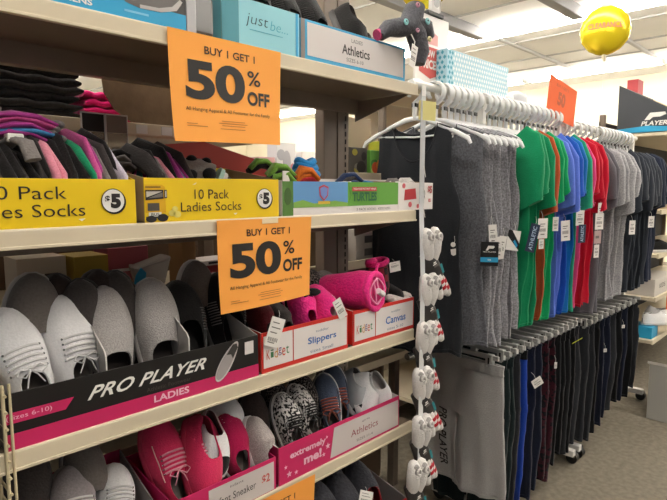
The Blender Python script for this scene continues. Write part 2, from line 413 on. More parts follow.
def pr_sock2(b, T, x0, x1, z0, z1):
    b.text('10 Pack', .640, z0+.047, .090, .021, BLACKINK, T, -.004, n0=.0012); b.text('Ladies Socks', .606, z0+.020, .158, .0205, BLACKINK, T, -.004, n0=.0012)
    price_disc(b, T, .833, z0+.046, .0235)
    # school bus
    DY = card('bus_yellow', '#dba800'); GW = card('bus_window', '#bfb8ad')
    b.poly([(.526, z0+.078), (.563, z0+.078), (.570, z0+.073), (.571, z0+.02), (.526, z0+.02)], DY, T)
    b.poly([(.526, z0+.074), (.560, z0+.074), (.560, z0+.072), (.526, z0+.072)], BLACKINK, T, .001, .0005)
    b.poly([(.526, z0+.067), (.566, z0+.067), (.566, z0+.049), (.526, z0+.046)], BLACKINK, T, .001, .0005)
    b.poly([(.528, z0+.064), (.564, z0+.064), (.528, z0+.052)], GW, T, .0016, .0005); b.poly([(.531, z0+.050), (.564, z0+.062), (.564, z0+.052)], card('bus_window_dark', '#6f6a64'), T, .0016, .0005)
    b.rect(.568, z0+.05, .006, .017, BLACKINK, T, .001, .0006); b.rect(.5695, z0+.052, .003, .013, GW, T, .0018, .0005)
    b.rect(.530, z0+.024, .026, .016, card('bus_grille', '#4a463f'), T, .0012, .0005); b.rect(.532, z0+.012, .028, .009, WHITE, T, .0012, .0005); b.text('BUS', .537, z0+.0135, .018, .006, BLACKINK, T, .01, n0=.0022)
    b.rect(.526, z0+.009, .05, .003, BLACKINK, T, .001, .0005); b.disc(.563, z0+.009, .012, .008, BLACKINK, T, .0014, .0005); b.disc(.537, z0+.007, .012, .007, BLACKINK, T, .0014, .0005)
    for (x, z, r) in ((.585, .018, .008), (.592, .027, .007), (.597, .015, .009)): b.disc(x, z0+z, r, r*.8, card('dust_puff', '#e0cf6a'), T, .0007, .0004)
    b.poly([(.636, z0+.078), (.646, z0+.083), (.643, z0+.079)], WHITE, T); b.poly([(.742, z0+.012), (.753, z0+.0135), (.748, z0+.009)], WHITE, T)
carton('sock_carton', 'yellow ladies sock carton with a school bus picture on its front', 'box', .524, .880, S2, .092, .125, .23, YEL, KRAFT, pr_sock2, group='yellow sock cartons', sidem=KRAFT)

KG = card('grass_green', '#5e9f35'); KB = card('kid_sky', '#5f95c9')
def pr_kids(b, T, x0, x1, z0, z1):
    b.rect(.891, z0, .036, z1-z0, card('leaf_green', '#4f7d2f'), T); b.disc(.909, z0+.05, .012, .022, card('leaf_dark', '#3d5f25'), T, .001, .0005)
    b.rect(.927, z0+.02, .437, z1-z0-.02, KG, T)
    b.rect(.927, z0+.02, .205, z1-z0-.02, KB, T, .001, .0005)
    b.poly([(.927, z0+.02), (1.132, z0+.02), (1.132, z0+.03), (1.08, z0+.036), (1.0, z0+.03), (.96, z0+.04), (.927, z0+.034)], card('kid_meadow', '#7fae4a'), T, .0016, .0004)
    b.poly([(1.13, z0+.02), (1.145, z0+.05), (1.135, z0+.086), (1.15, z0+.086), (1.17, z0+.02)], KG, T, .0016, .0004)
    # plain shield
    b.poly([(1.018, z0+.074), (1.036, z0+.08), (1.054, z0+.074), (1.052, z0+.05), (1.036, z0+.036), (1.02, z0+.05)], card('shield_red', '#c04450'), T, .0022, .0004)
    b.poly([(1.022, z0+.070), (1.036, z0+.075), (1.05, z0+.070), (1.048, z0+.052), (1.036, z0+.041), (1.024, z0+.052)], card('shield_blue', '#6f88c9'), T, .0027, .0004)
    b.rect(1.015, z0+.028, .045, .008, card('kid_gold', '#d9b53a'), T, .0022, .0004)
    b.rect(1.150, z0+.062, .108, .012, card('kid_red', '#b8413a'), T, .0022, .0004)
    b.text('TEENAGE MUTANT NINJA', 1.154, z0+.0645, .10, .007, INKW, T, .0, n0=.0032)
    b.text('TURTLES', 1.150, z0+.033, .108, .026, card('kid_dark_green', '#2c6b3f'), T, .04, n0=.0032)
    b.rect(.927, z0, .437, .02, card('kid_white', '#e6e0dc'), T); b.text('5 PACK SOCKS - KIDS SIZES', 1.17, z0+.006, .155, .007, card('dark_ink', '#38322f'), T, 0, n0=.0016)
carton('sock_carton', 'green and blue kids sock carton with a plain shield on the second shelf', 'box', .890, 1.364, S2, .088, .10, .2, card('kid_white', '#e6e0dc'), KRAFT, pr_kids)
def pr_mini(b, T, x0, x1, z0, z1):
    PR = card('polka_red', '#b4242c')
    b.poly([(x0+.03, z0+.032), (x0+.095, z0+.036), (x0+.09, z0+.070), (x0+.034, z0+.066)], PR, T)
    for (x, z, r) in ((.028, .078, .008), (.062, .018, .009), (.105, .012, .007)): b.disc(x0+x, z0+z, r, r, card('polka_pink', '#cf5a63'), T)
    b.disc(x0+.128, z0+.052, .016, .018, BLACKINK, T); b.disc(x0+.128, z0+.048, .006, .009, WHITE, T, .001, .0005)
    b.text('$5', x0+.158, z0+.05, .024, .028, PR, T, .04, n0=.0016); b.text('ea', x0+.162, z0+.024, .014, .012, PR, T, .02, n0=.0016)
carton('sock_carton', 'white sock carton with red print sticking out past the second shelf end', 'box', 1.366, 1.556, S2, .088, .10, .2, card('kid_white', '#e6e0dc'), KRAFT, pr_mini)

# third shelf ---------------------------------------------------------------------
S3 = SH[3][1]
def pr_pp(b, T, x0, x1, z0, z1):
    b.rect(x0, z0, x1-x0, .030, PINK, T)
    b.poly([(x0, z0+.049), (.350, z0+.049), (.366, z0+.069), (x0, z0+.069)], PINK, T)
    b.text('(sizes 6-10)', .250, z0+.0535, .076, .011, card('pale_pink_ink', '#f0c4d2'), T, .0, n0=.0014)
    b.text('PRO PLAYER', .390, z0+.054, .262, .027, INKW, T, .02, .65, n0=.0014, spacing=1.05)
    b.text('Athletic Footwear', .512, z0+.037, .105, .009, card('dim_ink', '#4c4542'), T, .0, n0=.0014)
    b.text('LADIES', .528, z0+.010, .084, .0155, card('pale_pink_ink', '#f0c4d2'), T, .025, n0=.0014)
    PG = card('photo_grey', '#a09a98'); a = .95
    def rp(x, z): return (.715 + x*cos(a) - z*sin(a), z0+.058 + x*sin(a) + z*cos(a))
    n = 26; out = []
    for i in range(n):
        u = 2*PI*i/n; ww = .017*(1+.18*cos(u)); out.append(rp(.052*cos(u)*-1, ww*sin(u)))
    b.poly(out, card('photo_pale', '#c9c4c2'), T, .0012, .0006)
    b.poly([rp(x*.92, z*.82+.001) for x, z in [((.052*cos(2*PI*i/n)*-1), .017*(1+.18*cos(2*PI*i/n))*sin(2*PI*i/n)) for i in range(n)]], PG, T, .0019, .0005)
    b.poly([rp(x, z) for x, z in [(.012, -.010), (.04, -.008), (.046, 0), (.04, .009), (.012, .011), (.018, 0)]], card('photo_dark', '#3a3735'), T, .0025, .0005)
    b.rect(.766, z0+.062, .026, .031, card('pale_sticker', '#d8d2cf'), T, .0012, .0006)
carton('shoe_carton', 'black and magenta ladies shoe carton filling the left of the third shelf', 'box', .246, .808, S3, .104, .17, .235, BLKCARD, card('white_inside', '#c9c3bd', .8), pr_pp)
def pr_kid(word, x_split, sub):
    def f(b, T, x0, x1, z0, z1):
        b.rect(x0+.006, z0+.012, x_split-x0-.010, z1-z0-.022, card('label_white', '#e5dedb'), T); b.rect(x_split, z0+.012, x1-x_split-.006, z1-z0-.022, card('label_white', '#e5dedb'), T)
        w0 = x_split-x0-.03; cols = ['#c9452f', '#3a7a4a', '#c98a1f', '#6b4a8a', '#c9452f', '#3a7a4a']
        for i, ch in enumerate('Kidget'):
            cw = w0/6; b.text(ch, x0+.015+i*cw, z0+.033+(i % 2)*.003, cw*.85, .026 if ch in 'Kd' else .021, card('kid_ink_'+cols[i][1:], cols[i]), T, .0, n0=.0014)
        m = (x_split+x1)/2; w1 = x1-x_split
        b.text(word, m-w1*.26, z0+.038, w1*.52, .024, BLUEINK, T, .015, n0=.0014)
        b.text(sub, m-w1*.22, z0+.018, w1*.42, .009, card('grey_blue_ink', '#6b7b95'), T, 0, n0=.0014)
        b.text('toddler', m-w1*.12, z0+.072, w1*.24, .007, card('grey_blue_ink', '#6b7b95'), T, 0, n0=.0014)
    return f
carton('slipper_carton', 'red framed carton lettered Slippers on the third shelf', 'box', .818, 1.136, S3, .105, .125, .225, REDC, card('white_inside', '#c9c3bd', .8), pr_kid('Slippers', .925, 'sizes Small'), group='red framed kids cartons')
carton('slipper_carton', 'red framed carton lettered Canvas at the end of the third shelf', 'box', 1.158, 1.459, S3, .105, .125, .225, REDC, card('white_inside', '#c9c3bd', .8), pr_kid('Canvas', 1.262, 'sizes 5-10'), group='red framed kids cartons')

# fourth shelf --------------------------------------------------------------------
S4 = SH[4][1]
GIN = card('grey_inside', '#8f8a88', .8)
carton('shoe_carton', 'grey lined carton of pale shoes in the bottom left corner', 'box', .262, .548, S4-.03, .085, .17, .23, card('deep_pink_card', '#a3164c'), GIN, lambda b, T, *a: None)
def pr_inf(b, T, x0, x1, z0, z1):
    b.rect(.655, z0+.008, x1-.655-.008, z1-z0-.018, card('label_grey', '#cfc6c2'), T)
    G = card('grey_ink', '#5d5855')
    b.text('infant', .715, z0+.068, .04, .007, G, T, 0, n0=.0014); b.text('Infant Sneaker', .668, z0+.036, .125, .019, card('dark_ink', '#38322f'), T, 0, n0=.0014)
    b.text('$2', .812, z0+.034, .026, .026, card('soft_red_ink', '#c2504a'), T, .02, n0=.0014)
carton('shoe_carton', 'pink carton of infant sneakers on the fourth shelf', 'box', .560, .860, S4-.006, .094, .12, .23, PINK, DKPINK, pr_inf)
def pr_ext(b, T, x0, x1, z0, z1):
    b.poly([(1.062, z0+.008), (x1-.006, z0+.008), (x1-.006, z1-.012), (1.078, z1-.010)], card('label_grey', '#cfc6c2'), T)
    W2 = card('pale_pink_ink', '#f0c4d2'); b.text('extremely', .908, z0+.058, .135, .024, W2, T, .03, n0=.0014); b.text('me!', .958, z0+.028, .068, .027, W2, T, .04, n0=.0014)
    for (x, z, r) in ((.905, .022, .010), (.93, .018, .007), (1.035, .030, .007), (1.052, .05, .010), (.893, .045, .006), (1.048, .078, .005)):
        b.poly([(x+(r if i % 2 == 0 else r*.42)*sin(PI*i/5), z0+z+(r if i % 2 == 0 else r*.42)*cos(PI*i/5)) for i in range(10)], W2, T)
    b.text('Athletics', 1.150, z0+.042, .125, .021, card('dark_red_ink', '#8f3a45'), T, .0, n0=.0014); b.text('girls', 1.2, z0+.074, .035, .007, card('grey_ink', '#5d5855'), T, 0, n0=.0014); b.text('SIZES 11-4', 1.175, z0+.02, .075, .008, card('grey_ink', '#5d5855'), T, 0, n0=.0014)
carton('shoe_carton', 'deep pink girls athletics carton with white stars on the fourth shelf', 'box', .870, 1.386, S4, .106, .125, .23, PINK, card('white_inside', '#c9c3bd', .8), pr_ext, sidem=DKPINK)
# bottom shelf
S5 = SH[5][1]
carton('slipper_carton', 'red edged carton of grey slippers on the lowest shelf', 'box', .98, 1.44, S5, .10, .15, .23, REDC, GIN, lambda b, T, *a: None)
# ------------------------------------------------------------------ shoes
def lerp(a, b, t): return a+(b-a)*t
def sstep(a, b, x):
    x = max(0, min(1, (x-a)/(b-a))); return x*x*(3-2*x)
def lean_M(p, tilt, lean=0., roll=0., flip=False):
    """heel at p, toe pointing up and back by tilt degrees, leaning sideways by lean (fraction)"""
    a = math.radians(tilt); d = Vector((lean, cos(a), sin(a))).normalized()
    u = Vector((0, -sin(a), cos(a))); u = (u - d*u.dot(d)).normalized()
    u = Matrix.Rotation(math.radians(roll), 3, d) @ u
    if flip: d = -d
    y = u.cross(d)
    return Matrix(((d.x, y.x, u.x, p[0]), (d.y, y.y, u.y, p[1]), (d.z, y.z, u.z, p[2]), (0, 0, 0, 1)))
def make_shoe(name, label, cat, M, L=.25, W=.092, H=.066, up=None, sole=None, lining=None, sh=.018, laces=None, open_t=.5, gap=.62, toecap=None, stripe=None, foxing=None, elastic=None, piping=None, group=None, collar=0.):
    t = thing(name, label, cat, group=group, M=M)
    lining = lining or mat('shoe_lining', '#6f6862', .9)
    def hw(q):
        k = abs(2*q-1); return W/2*max(0, 1-k**2.7)**.5*(.80+.2*sstep(.2, .68, q)-.04*sstep(.75, 1, q))
    def ht(q):
        h = H*(1-.10*sin(PI*min(1, q/.5))) if q < .5 else H*lerp(1, .50, sstep(.45, 1., q))
        h += collar*sstep(.5, .1, q)
        return h*(max(0, 1-max(0, (abs(q-.5)-.36)/.14)**2.2)**.5*.75+.25)
    def surf(q, a, off=0.):
        q2 = min(max(q, .004), .996)
        c_, s_ = cos(a), sin(a)
        y = (hw(q2)-off)*math.copysign(abs(c_)**.75, c_); z = sh + (ht(q2)-off-.002)*abs(s_)**.8
        return Vector((q*L, y, z))
    NS = 26; NC = 8; tc = open_t*.5+.03; tr = open_t*.5
    def half(q): return gap*math.sqrt(max(0, 1-((q-tc)/tr)**2)) if abs(q-tc) < tr else 0.
    qs = sorted(set([i/NS for i in range(NS+1)] + [tc-tr, tc+tr, tc-tr*.9, tc+tr*.9, tc+tr*.97, tc-tr*.97]))
    qs = [min(max(q, .002), .998) for q in qs]
    b = MB(); li = MB(); rimL = []; rimR = []
    for sgn in (0, 1):
        rows = []; rin = []
        for q in qs:
            g = half(q); e = PI/2-g
            aa = [e*k/NC for k in range(NC+1)]
            if sgn: aa = [PI-a for a in aa]
            rows.append([surf(q, a) for a in aa]); rin.append([surf(q, a, .0035) for a in aa])
        b.grid(rows, up, flip=bool(sgn)); li.grid(rin, lining, flip=not sgn)
        rim = [[rows[i][-1], rin[i][-1]] for i, q in enumerate(qs) if half(q) > 0]
        b.grid(rim, piping or up)
        if piping:
            b.tube([r[-1] for i, r in enumerate(rows) if half(qs[i]) > 0], .0016, piping, 5)
    if stripe:      # contrasting band down the side
        for sgn in (0, 1):
            b.sweep([surf(q, (.75 if not sgn else PI-.75), -.0006) for q in [.30+.03*i for i in range(14)]], .0016, .0012, stripe, 5)
    if toecap:
        b.grid([[surf(q, PI*k/12, -.0012) for k in range(13)] for q in [.80+.0396*i for i in range(6)]], toecap)
    if elastic:
        for k in range(9):
            q = .40+.028*k
            b.sweep([surf(q+.02, a, -.0008) for a in [.35+.09*i for i in range(8)]], .0014, .0010, elastic, 5)
            b.sweep([surf(q+.02, PI-a, -.0008) for a in [.35+.09*i for i in range(8)]], .0014, .0010, elastic, 5)
    b.build('upper', t)
    li.grid([[Vector((q*L, s_*(hw(q)-.004), sh+.004)) for s_ in (-1, -.5, 0, .5, 1)] for q in qs], lining)
    li.build('lining', t)
    s = MB(); ring = []
    out = [(q, 1) for q in qs] + [(q, -1) for q in reversed(qs)]
    def rr(off, z): return [Vector((L*(.5+(q-.5)*(1+2*off/L)), sg*(hw(q)+off), z)) for q, sg in out]
    P = [rr(.000, 0), rr(.0035, .003), rr(.0035, sh*.55), rr(.0035, sh-.001), rr(.001, sh+.003)]
    s.grid(P[:3], sole, cu=True); s.grid(P[2:], foxing or sole, cu=True)
    n = len(out); s.add(rr(0, 0), [tuple(range(n))], sole, False); s.add(rr(0.001, sh+.003), [tuple(range(n))[::-1]], sole, False)
    if foxing:
        for zz in (sh*.78,): s.tube(rr(.0038, zz)[:-1], .0012, stripe or BLKP, 4, closed=True)
    s.build('sole', t)
    if laces:
        l = MB(); ey = MB(); e0 = tc+tr
        for k in range(5):
            q = e0+.02+.045*k
            w = .62-.03*k
            l.sweep([surf(q+.012*math.sin(PI*i/8), PI/2+w*(i/4-1), -.0022) for i in range(9)], .0026, .0012, laces, 6)
            for sg in (-1, 1): ey.ball(surf(q, PI/2+sg*(w+.07), -.001), .0026, .0026, .0016, CHROME, 8, 5)
        c = surf(e0+.01, PI/2, -.004)
        for sg in (-1, 1):
            l.tube([c, c+Vector((-.012, sg*.014, .008)), c+Vector((-.004, sg*.027, .006)), c+Vector((.006, sg*.018, .004)), c], .0017, laces, 5)
            l.tube([c, c+Vector((-.012, sg*.008, .004)), c+Vector((-.030, sg*.016, -.003))], .0015, laces, 5)
        lo = l.build('laces', t); ey.build('eyelets', lo)
    return t

KNITG = cloth('pale_grey_knit', '#b3aeab', var=.2, scale=340, bump=.6); GREYSOLE = mat('grey_rubber', '#b5b0ad', .6)
WHITEUP = cloth('white_canvas', '#f1efef', var=.05, bump=.25); WSOLE = mat('white_rubber', '#dedbd8', .5)
DKUP = cloth('charcoal_canvas', '#4a4442', var=.15); BKUP = cloth('black_knit', '#191717', var=.2); BRUP = cloth('dark_brown_canvas', '#3b302d', var=.15)
DGUP = cloth('mid_grey_canvas', '#6e6762', var=.12); DSOLE = mat('dark_rubber', '#2b2827', .6); LINB = mat('black_lining', '#12100f', .9); LING = mat('dark_grey_lining', '#3a3432', .9)
z3 = S3+.006
gS = 'shoes in the black and magenta carton'
def pp_shoe(label, x, y, z, tilt, lean, roll=0, **k):
    if y < 1.15: x *= (y+.058)/y; y += .058
    k['W'] = k.get('W', .092)*1.14; k['L'] = k.get('L', .25)*1.08; z += -.004
    return make_shoe('slip_on_shoe' if not k.get('laces') else 'sneaker', label, 'shoe', lean_M((x, y, z), tilt, lean, roll), group=gS, **k)
LACEW = mat('white_lace', '#d6d3d2', .8)
pp_shoe('white lace up sneaker at the very left edge of the black and magenta carton', .318, 1.088, z3+.002, 62, -.16, -6, up=WHITEUP, sole=WSOLE, laces=LACEW, toecap=WHITEUP, L=.222, open_t=.34)
pp_shoe('white lace up sneaker with its toe up, left of the pale grey slip on shoes', .392, 1.100, z3+.004, 66, -.02, 4, up=WHITEUP, sole=WSOLE, laces=LACEW, L=.222, W=.098, open_t=.34)
pp_shoe('grey slip on shoe standing behind the white sneakers', 0.350, 1.237, z3+.02, 81, .06, 0, up=DGUP, sole=GREYSOLE, L=.245, W=.10)
pp_shoe('dark brown slip on shoe standing behind and right of the white sneakers', 0.412, 1.252, z3+.02, 81, .05, -20, up=BRUP, sole=DKUP, L=.235)
pp_shoe('charcoal slip on shoe between the dark brown shoe and the first pale grey shoe', 0.449, 1.217, z3+.02, 81, .06, -24, up=DKUP, sole=DSOLE, L=.225)
pp_shoe('pale grey slip on shoe, left one of the pale pair', .452, 1.094, z3, 67, .10, 0, up=KNITG, sole=GREYSOLE, lining=LING, L=.236, W=.094, open_t=.34, gap=.95)
pp_shoe('dark slip on shoe peeking up behind the pale grey pair', 0.496, 1.252, z3+.02, 81, .05, 0, up=BRUP, sole=DKUP, L=.235)
pp_shoe('charcoal slip on shoe just behind the right pale grey shoe', 0.538, 1.242, z3+.02, 81, .05, -20, up=DKUP, sole=DSOLE, L=.23)
pp_shoe('pale grey slip on shoe, right one of the pale pair', .560, 1.096, z3, 67, .12, 0, up=KNITG, sole=GREYSOLE, lining=LING, L=.24, W=.096, open_t=.34, gap=.95)
pp_shoe('black slip on shoe with white striped elastic right of the pale grey pair', .648, 1.10, z3, 66, .05, -14, up=BKUP, sole=DSOLE, lining=LINB, elastic=mat('elastic_grey', '#8e8a87', .8), L=.225, W=.095)
pp_shoe('grey soled slip on shoe standing behind the black shoes', 0.741, 1.242, z3+.02, 81, .08, 0, up=DGUP, sole=GREYSOLE, L=.235)
pp_shoe('black slip on shoe with grey sole half covered by the sale sign', .748, 1.10, z3, 67, .10, -6, up=BKUP, sole=GREYSOLE, lining=LINB, elastic=mat('elastic_grey', '#8e8a87', .8), L=.232, W=.098)
for xf, lb in ((.432, 'thin white cardboard flap right of the white sneakers'), (.618, 'thin white cardboard flap right of the pale grey slip on pair')):
    d = MB(); d.poly([(0, 0), (.19, 0), (.19, .20), (.01, .135), (0, .125)], card('white_flap', '#cfcac5', .7), frame((0, 0, 0), (.12, 1, 0), (0, 0, 1)), 0, .003); tag(d.build('cardboard_flap', None, Matrix.Translation((xf, 1.062, S3+.006))), lb, 'cardboard')


# fourth shelf shoes -------------------------------------------------------------------
CORAL = cloth('coral_pink_canvas', '#d4325e', var=.08, scale=300); CORSOLE = mat('pink_rubber', '#c23355', .6); PIPE = mat('pale_piping', '#e7b7b4', .7); LINP = mat('pink_lining', '#8c1c3c', .9)
gP = 'shoes in the pink infant carton'
def sh4(label, x, y, z, tilt, lean, roll=0, flip=False, g=gP, name='sneaker', **k):
    if y < 1.16: x *= (y+.05)/y; y += .05
    if not flip and 'open_t' not in k: k['open_t'] = .33
    k['W'] = k.get('W', .08)*1.1; k['L'] = k.get('L', .2)*1.06
    return make_shoe(name, label, 'shoe', lean_M((x, y, z), tilt, lean, roll, flip), group=g, **k)
z4 = S4+.006
sh4('coral pink sneaker, leftmost in the pink carton, toe up', .588, 1.10, z4+.004, 62, .0, 0, up=CORAL, sole=CORSOLE, stripe=PIPE, laces=mat('pink_lace', '#d9909f', .8), L=.215, W=.088)
sh4('coral pink sneaker leaning right, in front of the upended one', .645, 1.085, z4+.012, 58, .30, 2, up=CORAL, sole=CORSOLE, stripe=PIPE, laces=mat('pink_lace', '#d9909f', .8), L=.19, W=.088)
sh4('coral pink shoe standing on its toe with its open heel up', .690, 1.20, z4+.195, 62, .12, 10, True, up=CORAL, sole=CORSOLE, lining=LINP, L=.20, W=.082)
DOTS = cloth('magenta_polka_canvas', '#b81d52', var=.05, pattern='dots', c2='#e8d8da', pscale=120)
MAG = cloth('magenta_canvas', '#b01b4e', var=.08)
sh4('magenta sneaker with white dots at the right of the pink carton', .755, 1.10, z4+.01, 60, .15, 0, up=MAG, sole=WSOLE, toecap=DOTS, foxing=WSOLE, L=.165, W=.078)
GLIT = cloth('pale_silver_canvas', '#b0a6a2', var=.35, scale=420)
sh4('pale silver shoe leaning in the right corner of the pink carton', .805, 1.075, z4+.02, 64, .10, 18, False, up=GLIT, sole=WSOLE, lining=mat('pale_lining', '#cdc6c2', .9), L=.135, W=.06)
sh4('white shoe with a black strap lying behind the dotted magenta sneaker', .745, 1.235, z4+.16, 40, .22, 0, True, up=WHITEUP, sole=WSOLE, toecap=BKUP, L=.16, W=.075)
sh4('white and pink dotted shoe peeking behind the pale silver shoe', .82, 1.20, z4+.06, 55, .1, 0, up=WHITEUP, sole=WSOLE, toecap=DOTS, L=.15, W=.075)
gC = 'pale shoes in the corner carton'
sh4('pale grey sneaker pointing up in the bottom left corner carton', .36, 1.10, S4+.012, 58, .18, 0, g=gC, up=cloth('dusky_grey_canvas', '#9a9293', var=.12), sole=GREYSOLE, laces=LACEW, L=.17, W=.085)
sh4('dark shoe lying at the back of the bottom left corner carton', .32, 1.22, S4+.03, 66, .1, 0, g=gC, up=DKUP, sole=DSOLE, L=.20)
sh4('pale shoe leaning on the right side of the bottom left corner carton', .435, 1.075, S4+.0, 44, .3, 0, g=gC, up=WHITEUP, sole=WSOLE, laces=LACEW, L=.17, W=.08)
sh4('mid grey shoe behind the pale ones in the bottom left corner carton', .44, 1.2, S4+.03, 66, .0, 0, g=gC, up=DGUP, sole=GREYSOLE, L=.19)

gE = 'shoes in the deep pink girls carton'
SPOT = cloth('white_black_spot_canvas', '#dedad6', var=.04, pattern='spots', c2='#1d1a19', pscale=130)
LEO = cloth('dark_speckle_canvas', '#1f1b1a', var=.05, pattern='spots', c2='#7a706b', pscale=190)
BLKLACE = mat('black_lace', '#181616', .8)
BLUE = cloth('blue_grey_canvas', '#4b5568', var=.12)
sh4('white sneaker with black spots and black laces, left of the matching pair', .925, 1.085, z4+.035, 68, .08, -8, g=gE, up=SPOT, sole=WSOLE, foxing=WSOLE, stripe=BLKP, laces=BLKLACE, L=.15, W=.068)
sh4('white sneaker with black spots and black laces, right of the matching pair', .985, 1.10, z4+.035, 66, .10, 6, g=gE, up=SPOT, sole=WSOLE, foxing=WSOLE, stripe=BLKP, laces=BLKLACE, L=.155, W=.07)
sh4('dark canvas shoe behind the spotted sneakers by the left wall of the carton', .915, 1.20, z4+.02, 70, .05, -20, g=gE, up=BRUP, sole=DSOLE, L=.17, W=.075)
sh4('black speckled flat shoe behind the spotted sneakers', .995, 1.215, z4+.03, 74, .05, 0, g=gE, up=LEO, sole=DSOLE, L=.165, W=.075, name='flat_shoe')
sh4('black speckled flat shoe right beside the blue canvas sneakers', 1.09, 1.20, z4+.03, 74, .05, 0, g=gE, up=LEO, sole=DSOLE, L=.165, W=.075, name='flat_shoe')
sh4('blue canvas sneaker with white sole, front one of the blue pair', 1.105, 1.085, z4+.02, 66, .12, -36, g=gE, up=BLUE, sole=WSOLE, foxing=WSOLE, stripe=mat('navy_line', '#23283a', .6), laces=mat('rust_lace', '#8e4a3c', .8), L=.175, W=.075)
sh4('blue canvas sneaker with white sole, rear one of the blue pair', 1.175, 1.12, z4+.02, 68, .10, -34, g=gE, up=BLUE, sole=WSOLE, foxing=WSOLE, stripe=mat('navy_line', '#23283a', .6), laces=mat('rust_lace', '#8e4a3c', .8), L=.18, W=.075)
sh4('white shoe standing on its toe with a black opening, right of the blue pair', 1.245, 1.15, z4+.155, 60, .15, 30, True, g=gE, up=WHITEUP, sole=WSOLE, lining=LINB, L=.15, W=.072)
sh4('white fleece lined shoe in the right corner of the deep pink carton', 1.325, 1.14, z4+.135, 52, .12, -24, True, g=gE, up=WHITEUP, sole=WSOLE, lining=mat('pale_lining', '#cdc6c2', .9), L=.13, W=.075)
sh4('pale silver shoe with dark strap at the back right of the deep pink carton', 1.30, 1.235, z4+.15, 50, .12, 0, True, g=gE, up=mat('silver_satin', '#aeb0b2', .4), sole=WSOLE, toecap=BKUP, L=.15, W=.075)

# bottom shelf slippers ----------------------------------------------------------------
gB = 'grey slippers on the lowest shelf'
FZG = cloth('charcoal_fleece', '#4c4c53', var=.2, scale=120, bump=.9); REDFL = cloth('red_knit_trim', '#a3262f', var=.2, pattern='dots', c2='#d9d0cc', pscale=130)
sl = [('grey fleece slipper at the left of the lowest carton', 1.02, 1.09, 60, .1), ('grey fleece slipper second from the left in the lowest carton', 1.10, 1.10, 58, .12), ('grey fleece slipper beside the white price tag in the lowest carton', 1.19, 1.09, 55, .15), ('grey fleece slipper at the right of the lowest carton', 1.30, 1.10, 50, .2)]
for i, (lb, x, y, ti, le) in enumerate(sl):
    make_shoe('slipper', lb, 'slipper', lean_M((x, y, S5+.012), ti, le, (i*17) % 23-10), L=.24, W=.105, H=.08, up=FZG, sole=DSOLE, lining=mat('red_lining', '#7d2027', .9), piping=REDFL, group=gB, open_t=.5)
for i, (lb, x, y) in enumerate([('grey fleece slipper at the back left of the lowest carton', 1.06, 1.20), ('grey fleece slipper at the back right of the lowest carton', 1.22, 1.21)]):
    make_shoe('slipper', lb, 'slipper', lean_M((x, y, S5+.02), 70, .1), L=.24, W=.105, H=.08, up=FZG, sole=DSOLE, lining=mat('red_lining', '#7d2027', .9), piping=REDFL, group=gB, open_t=.5)
def price_tag(name, label, M, w, h, lines=4, parent=None, string=True, body=None):
    b = MB(); I = Matrix.Identity(4)
    b.box(-w/2, w/2, -h, 0, 0, .0008, body or WHITE, 0)
    for i in range(lines):
        yy = -h*(.2+.17*i)
        if i == lines-2:
            for k in range(9): b.rect(-w*.36+k*w*.08, yy-h*.11, w*(.03 if k % 2 else .045), h*.13, card('print_grey', '#6d6762'), I, .0009, .0002)
        else: b.rect(-w*.34, yy, w*(.66 if i % 2 else .5), h*.035, card('print_grey', '#6d6762'), I, .0009, .0002)
    if string: b.tube([(0, -h*.06, .0005), (.002, h*.12, -.004), (0, h*.25, -.01)], .0006, WHITE, 4)
    o = b.build(name, parent, M)
    if parent is None: tag(o, label, 'tag')
    return o
price_tag('price_tag', 'white price tag on the grey slippers of the lowest shelf', frame((1.225, 1.055, .552), (.82, -.1, -.45), (.4, .2, .8)), .062, .046)

# third shelf slippers -----------------------------------------------------------------
FZP = cloth('hot_pink_fleece', '#e0267a', var=.14, scale=150, bump=1.); FZP2 = cloth('neon_pink_fleece', '#f0358c', var=.10, scale=150, bump=.9)
gK = 'kids slippers in the red framed cartons'
zk = S3+.008
def slip(label, x, y, z, ti, le, roll=0, **k):
    if y < 1.16: x *= (y+.045)/y; y += .045
    k['open_t'] = .30; k['gap'] = .45
    return make_shoe('slipper', label, 'slipper', lean_M((x, y, z), ti, le, roll), group=gK, **k)
s_ = slip('neon pink fuzzy slipper with a black bow beside the sale sign', .985, 1.095, zk+.03, 58, .16, 0, up=FZP2, sole=DSOLE, lining=FZP, L=.16, W=.088, H=.07)
bw = MB()
for sg in (-1, 1): bw.ball((.105, sg*.022, .085), .013, .022, .008, BKUP, 10, 7, wob=.3, seed=sg)
bw.ball((.105, 0, .083), .008, .008, .007, BKUP, 8, 6)
for sg in (-1, 1): bw.sweep([(.10, sg*.006, .08), (.08, sg*.014, .078), (.06, sg*.018, .07)], .007, .002, BKUP, 6, (0, 1, 0))
bw.build('bow', s_)
s_ = slip('neon pink fuzzy slipper with black bow right of the first one', 1.055, 1.09, zk+.025, 52, .22, 10, up=FZP2, sole=DSOLE, lining=FZP, L=.155, W=.085, H=.07)
slip('black fuzzy slipper with pale dots at the back of the Slippers carton', 1.01, 1.20, zk+.05, 60, .2, 0, up=cloth('black_dot_fleece', '#17110f', var=.1, pattern='dots', c2='#cfc6c0', pscale=150), sole=DSOLE, lining=LINB, L=.16, W=.09)
slip('dark red slipper half hidden beneath the sale sign', .855, 1.11, zk+.02, 60, .1, 0, up=cloth('dark_red_knit', '#5e1c22', var=.2), sole=DSOLE, L=.15, W=.075)
slip('dark grey slipper under the lower edge of the sale sign', .90, 1.08, zk+.015, 50, .12, 0, up=DKUP, sole=DSOLE, L=.14, W=.07)
slip('pale pink slipper at the back of the Slippers carton behind the neon pair', .96, 1.20, zk+.06, 60, .1, 0, up=cloth('pale_pink_fleece', '#cf4f7e', var=.15), sole=GREYSOLE, L=.15, W=.085)
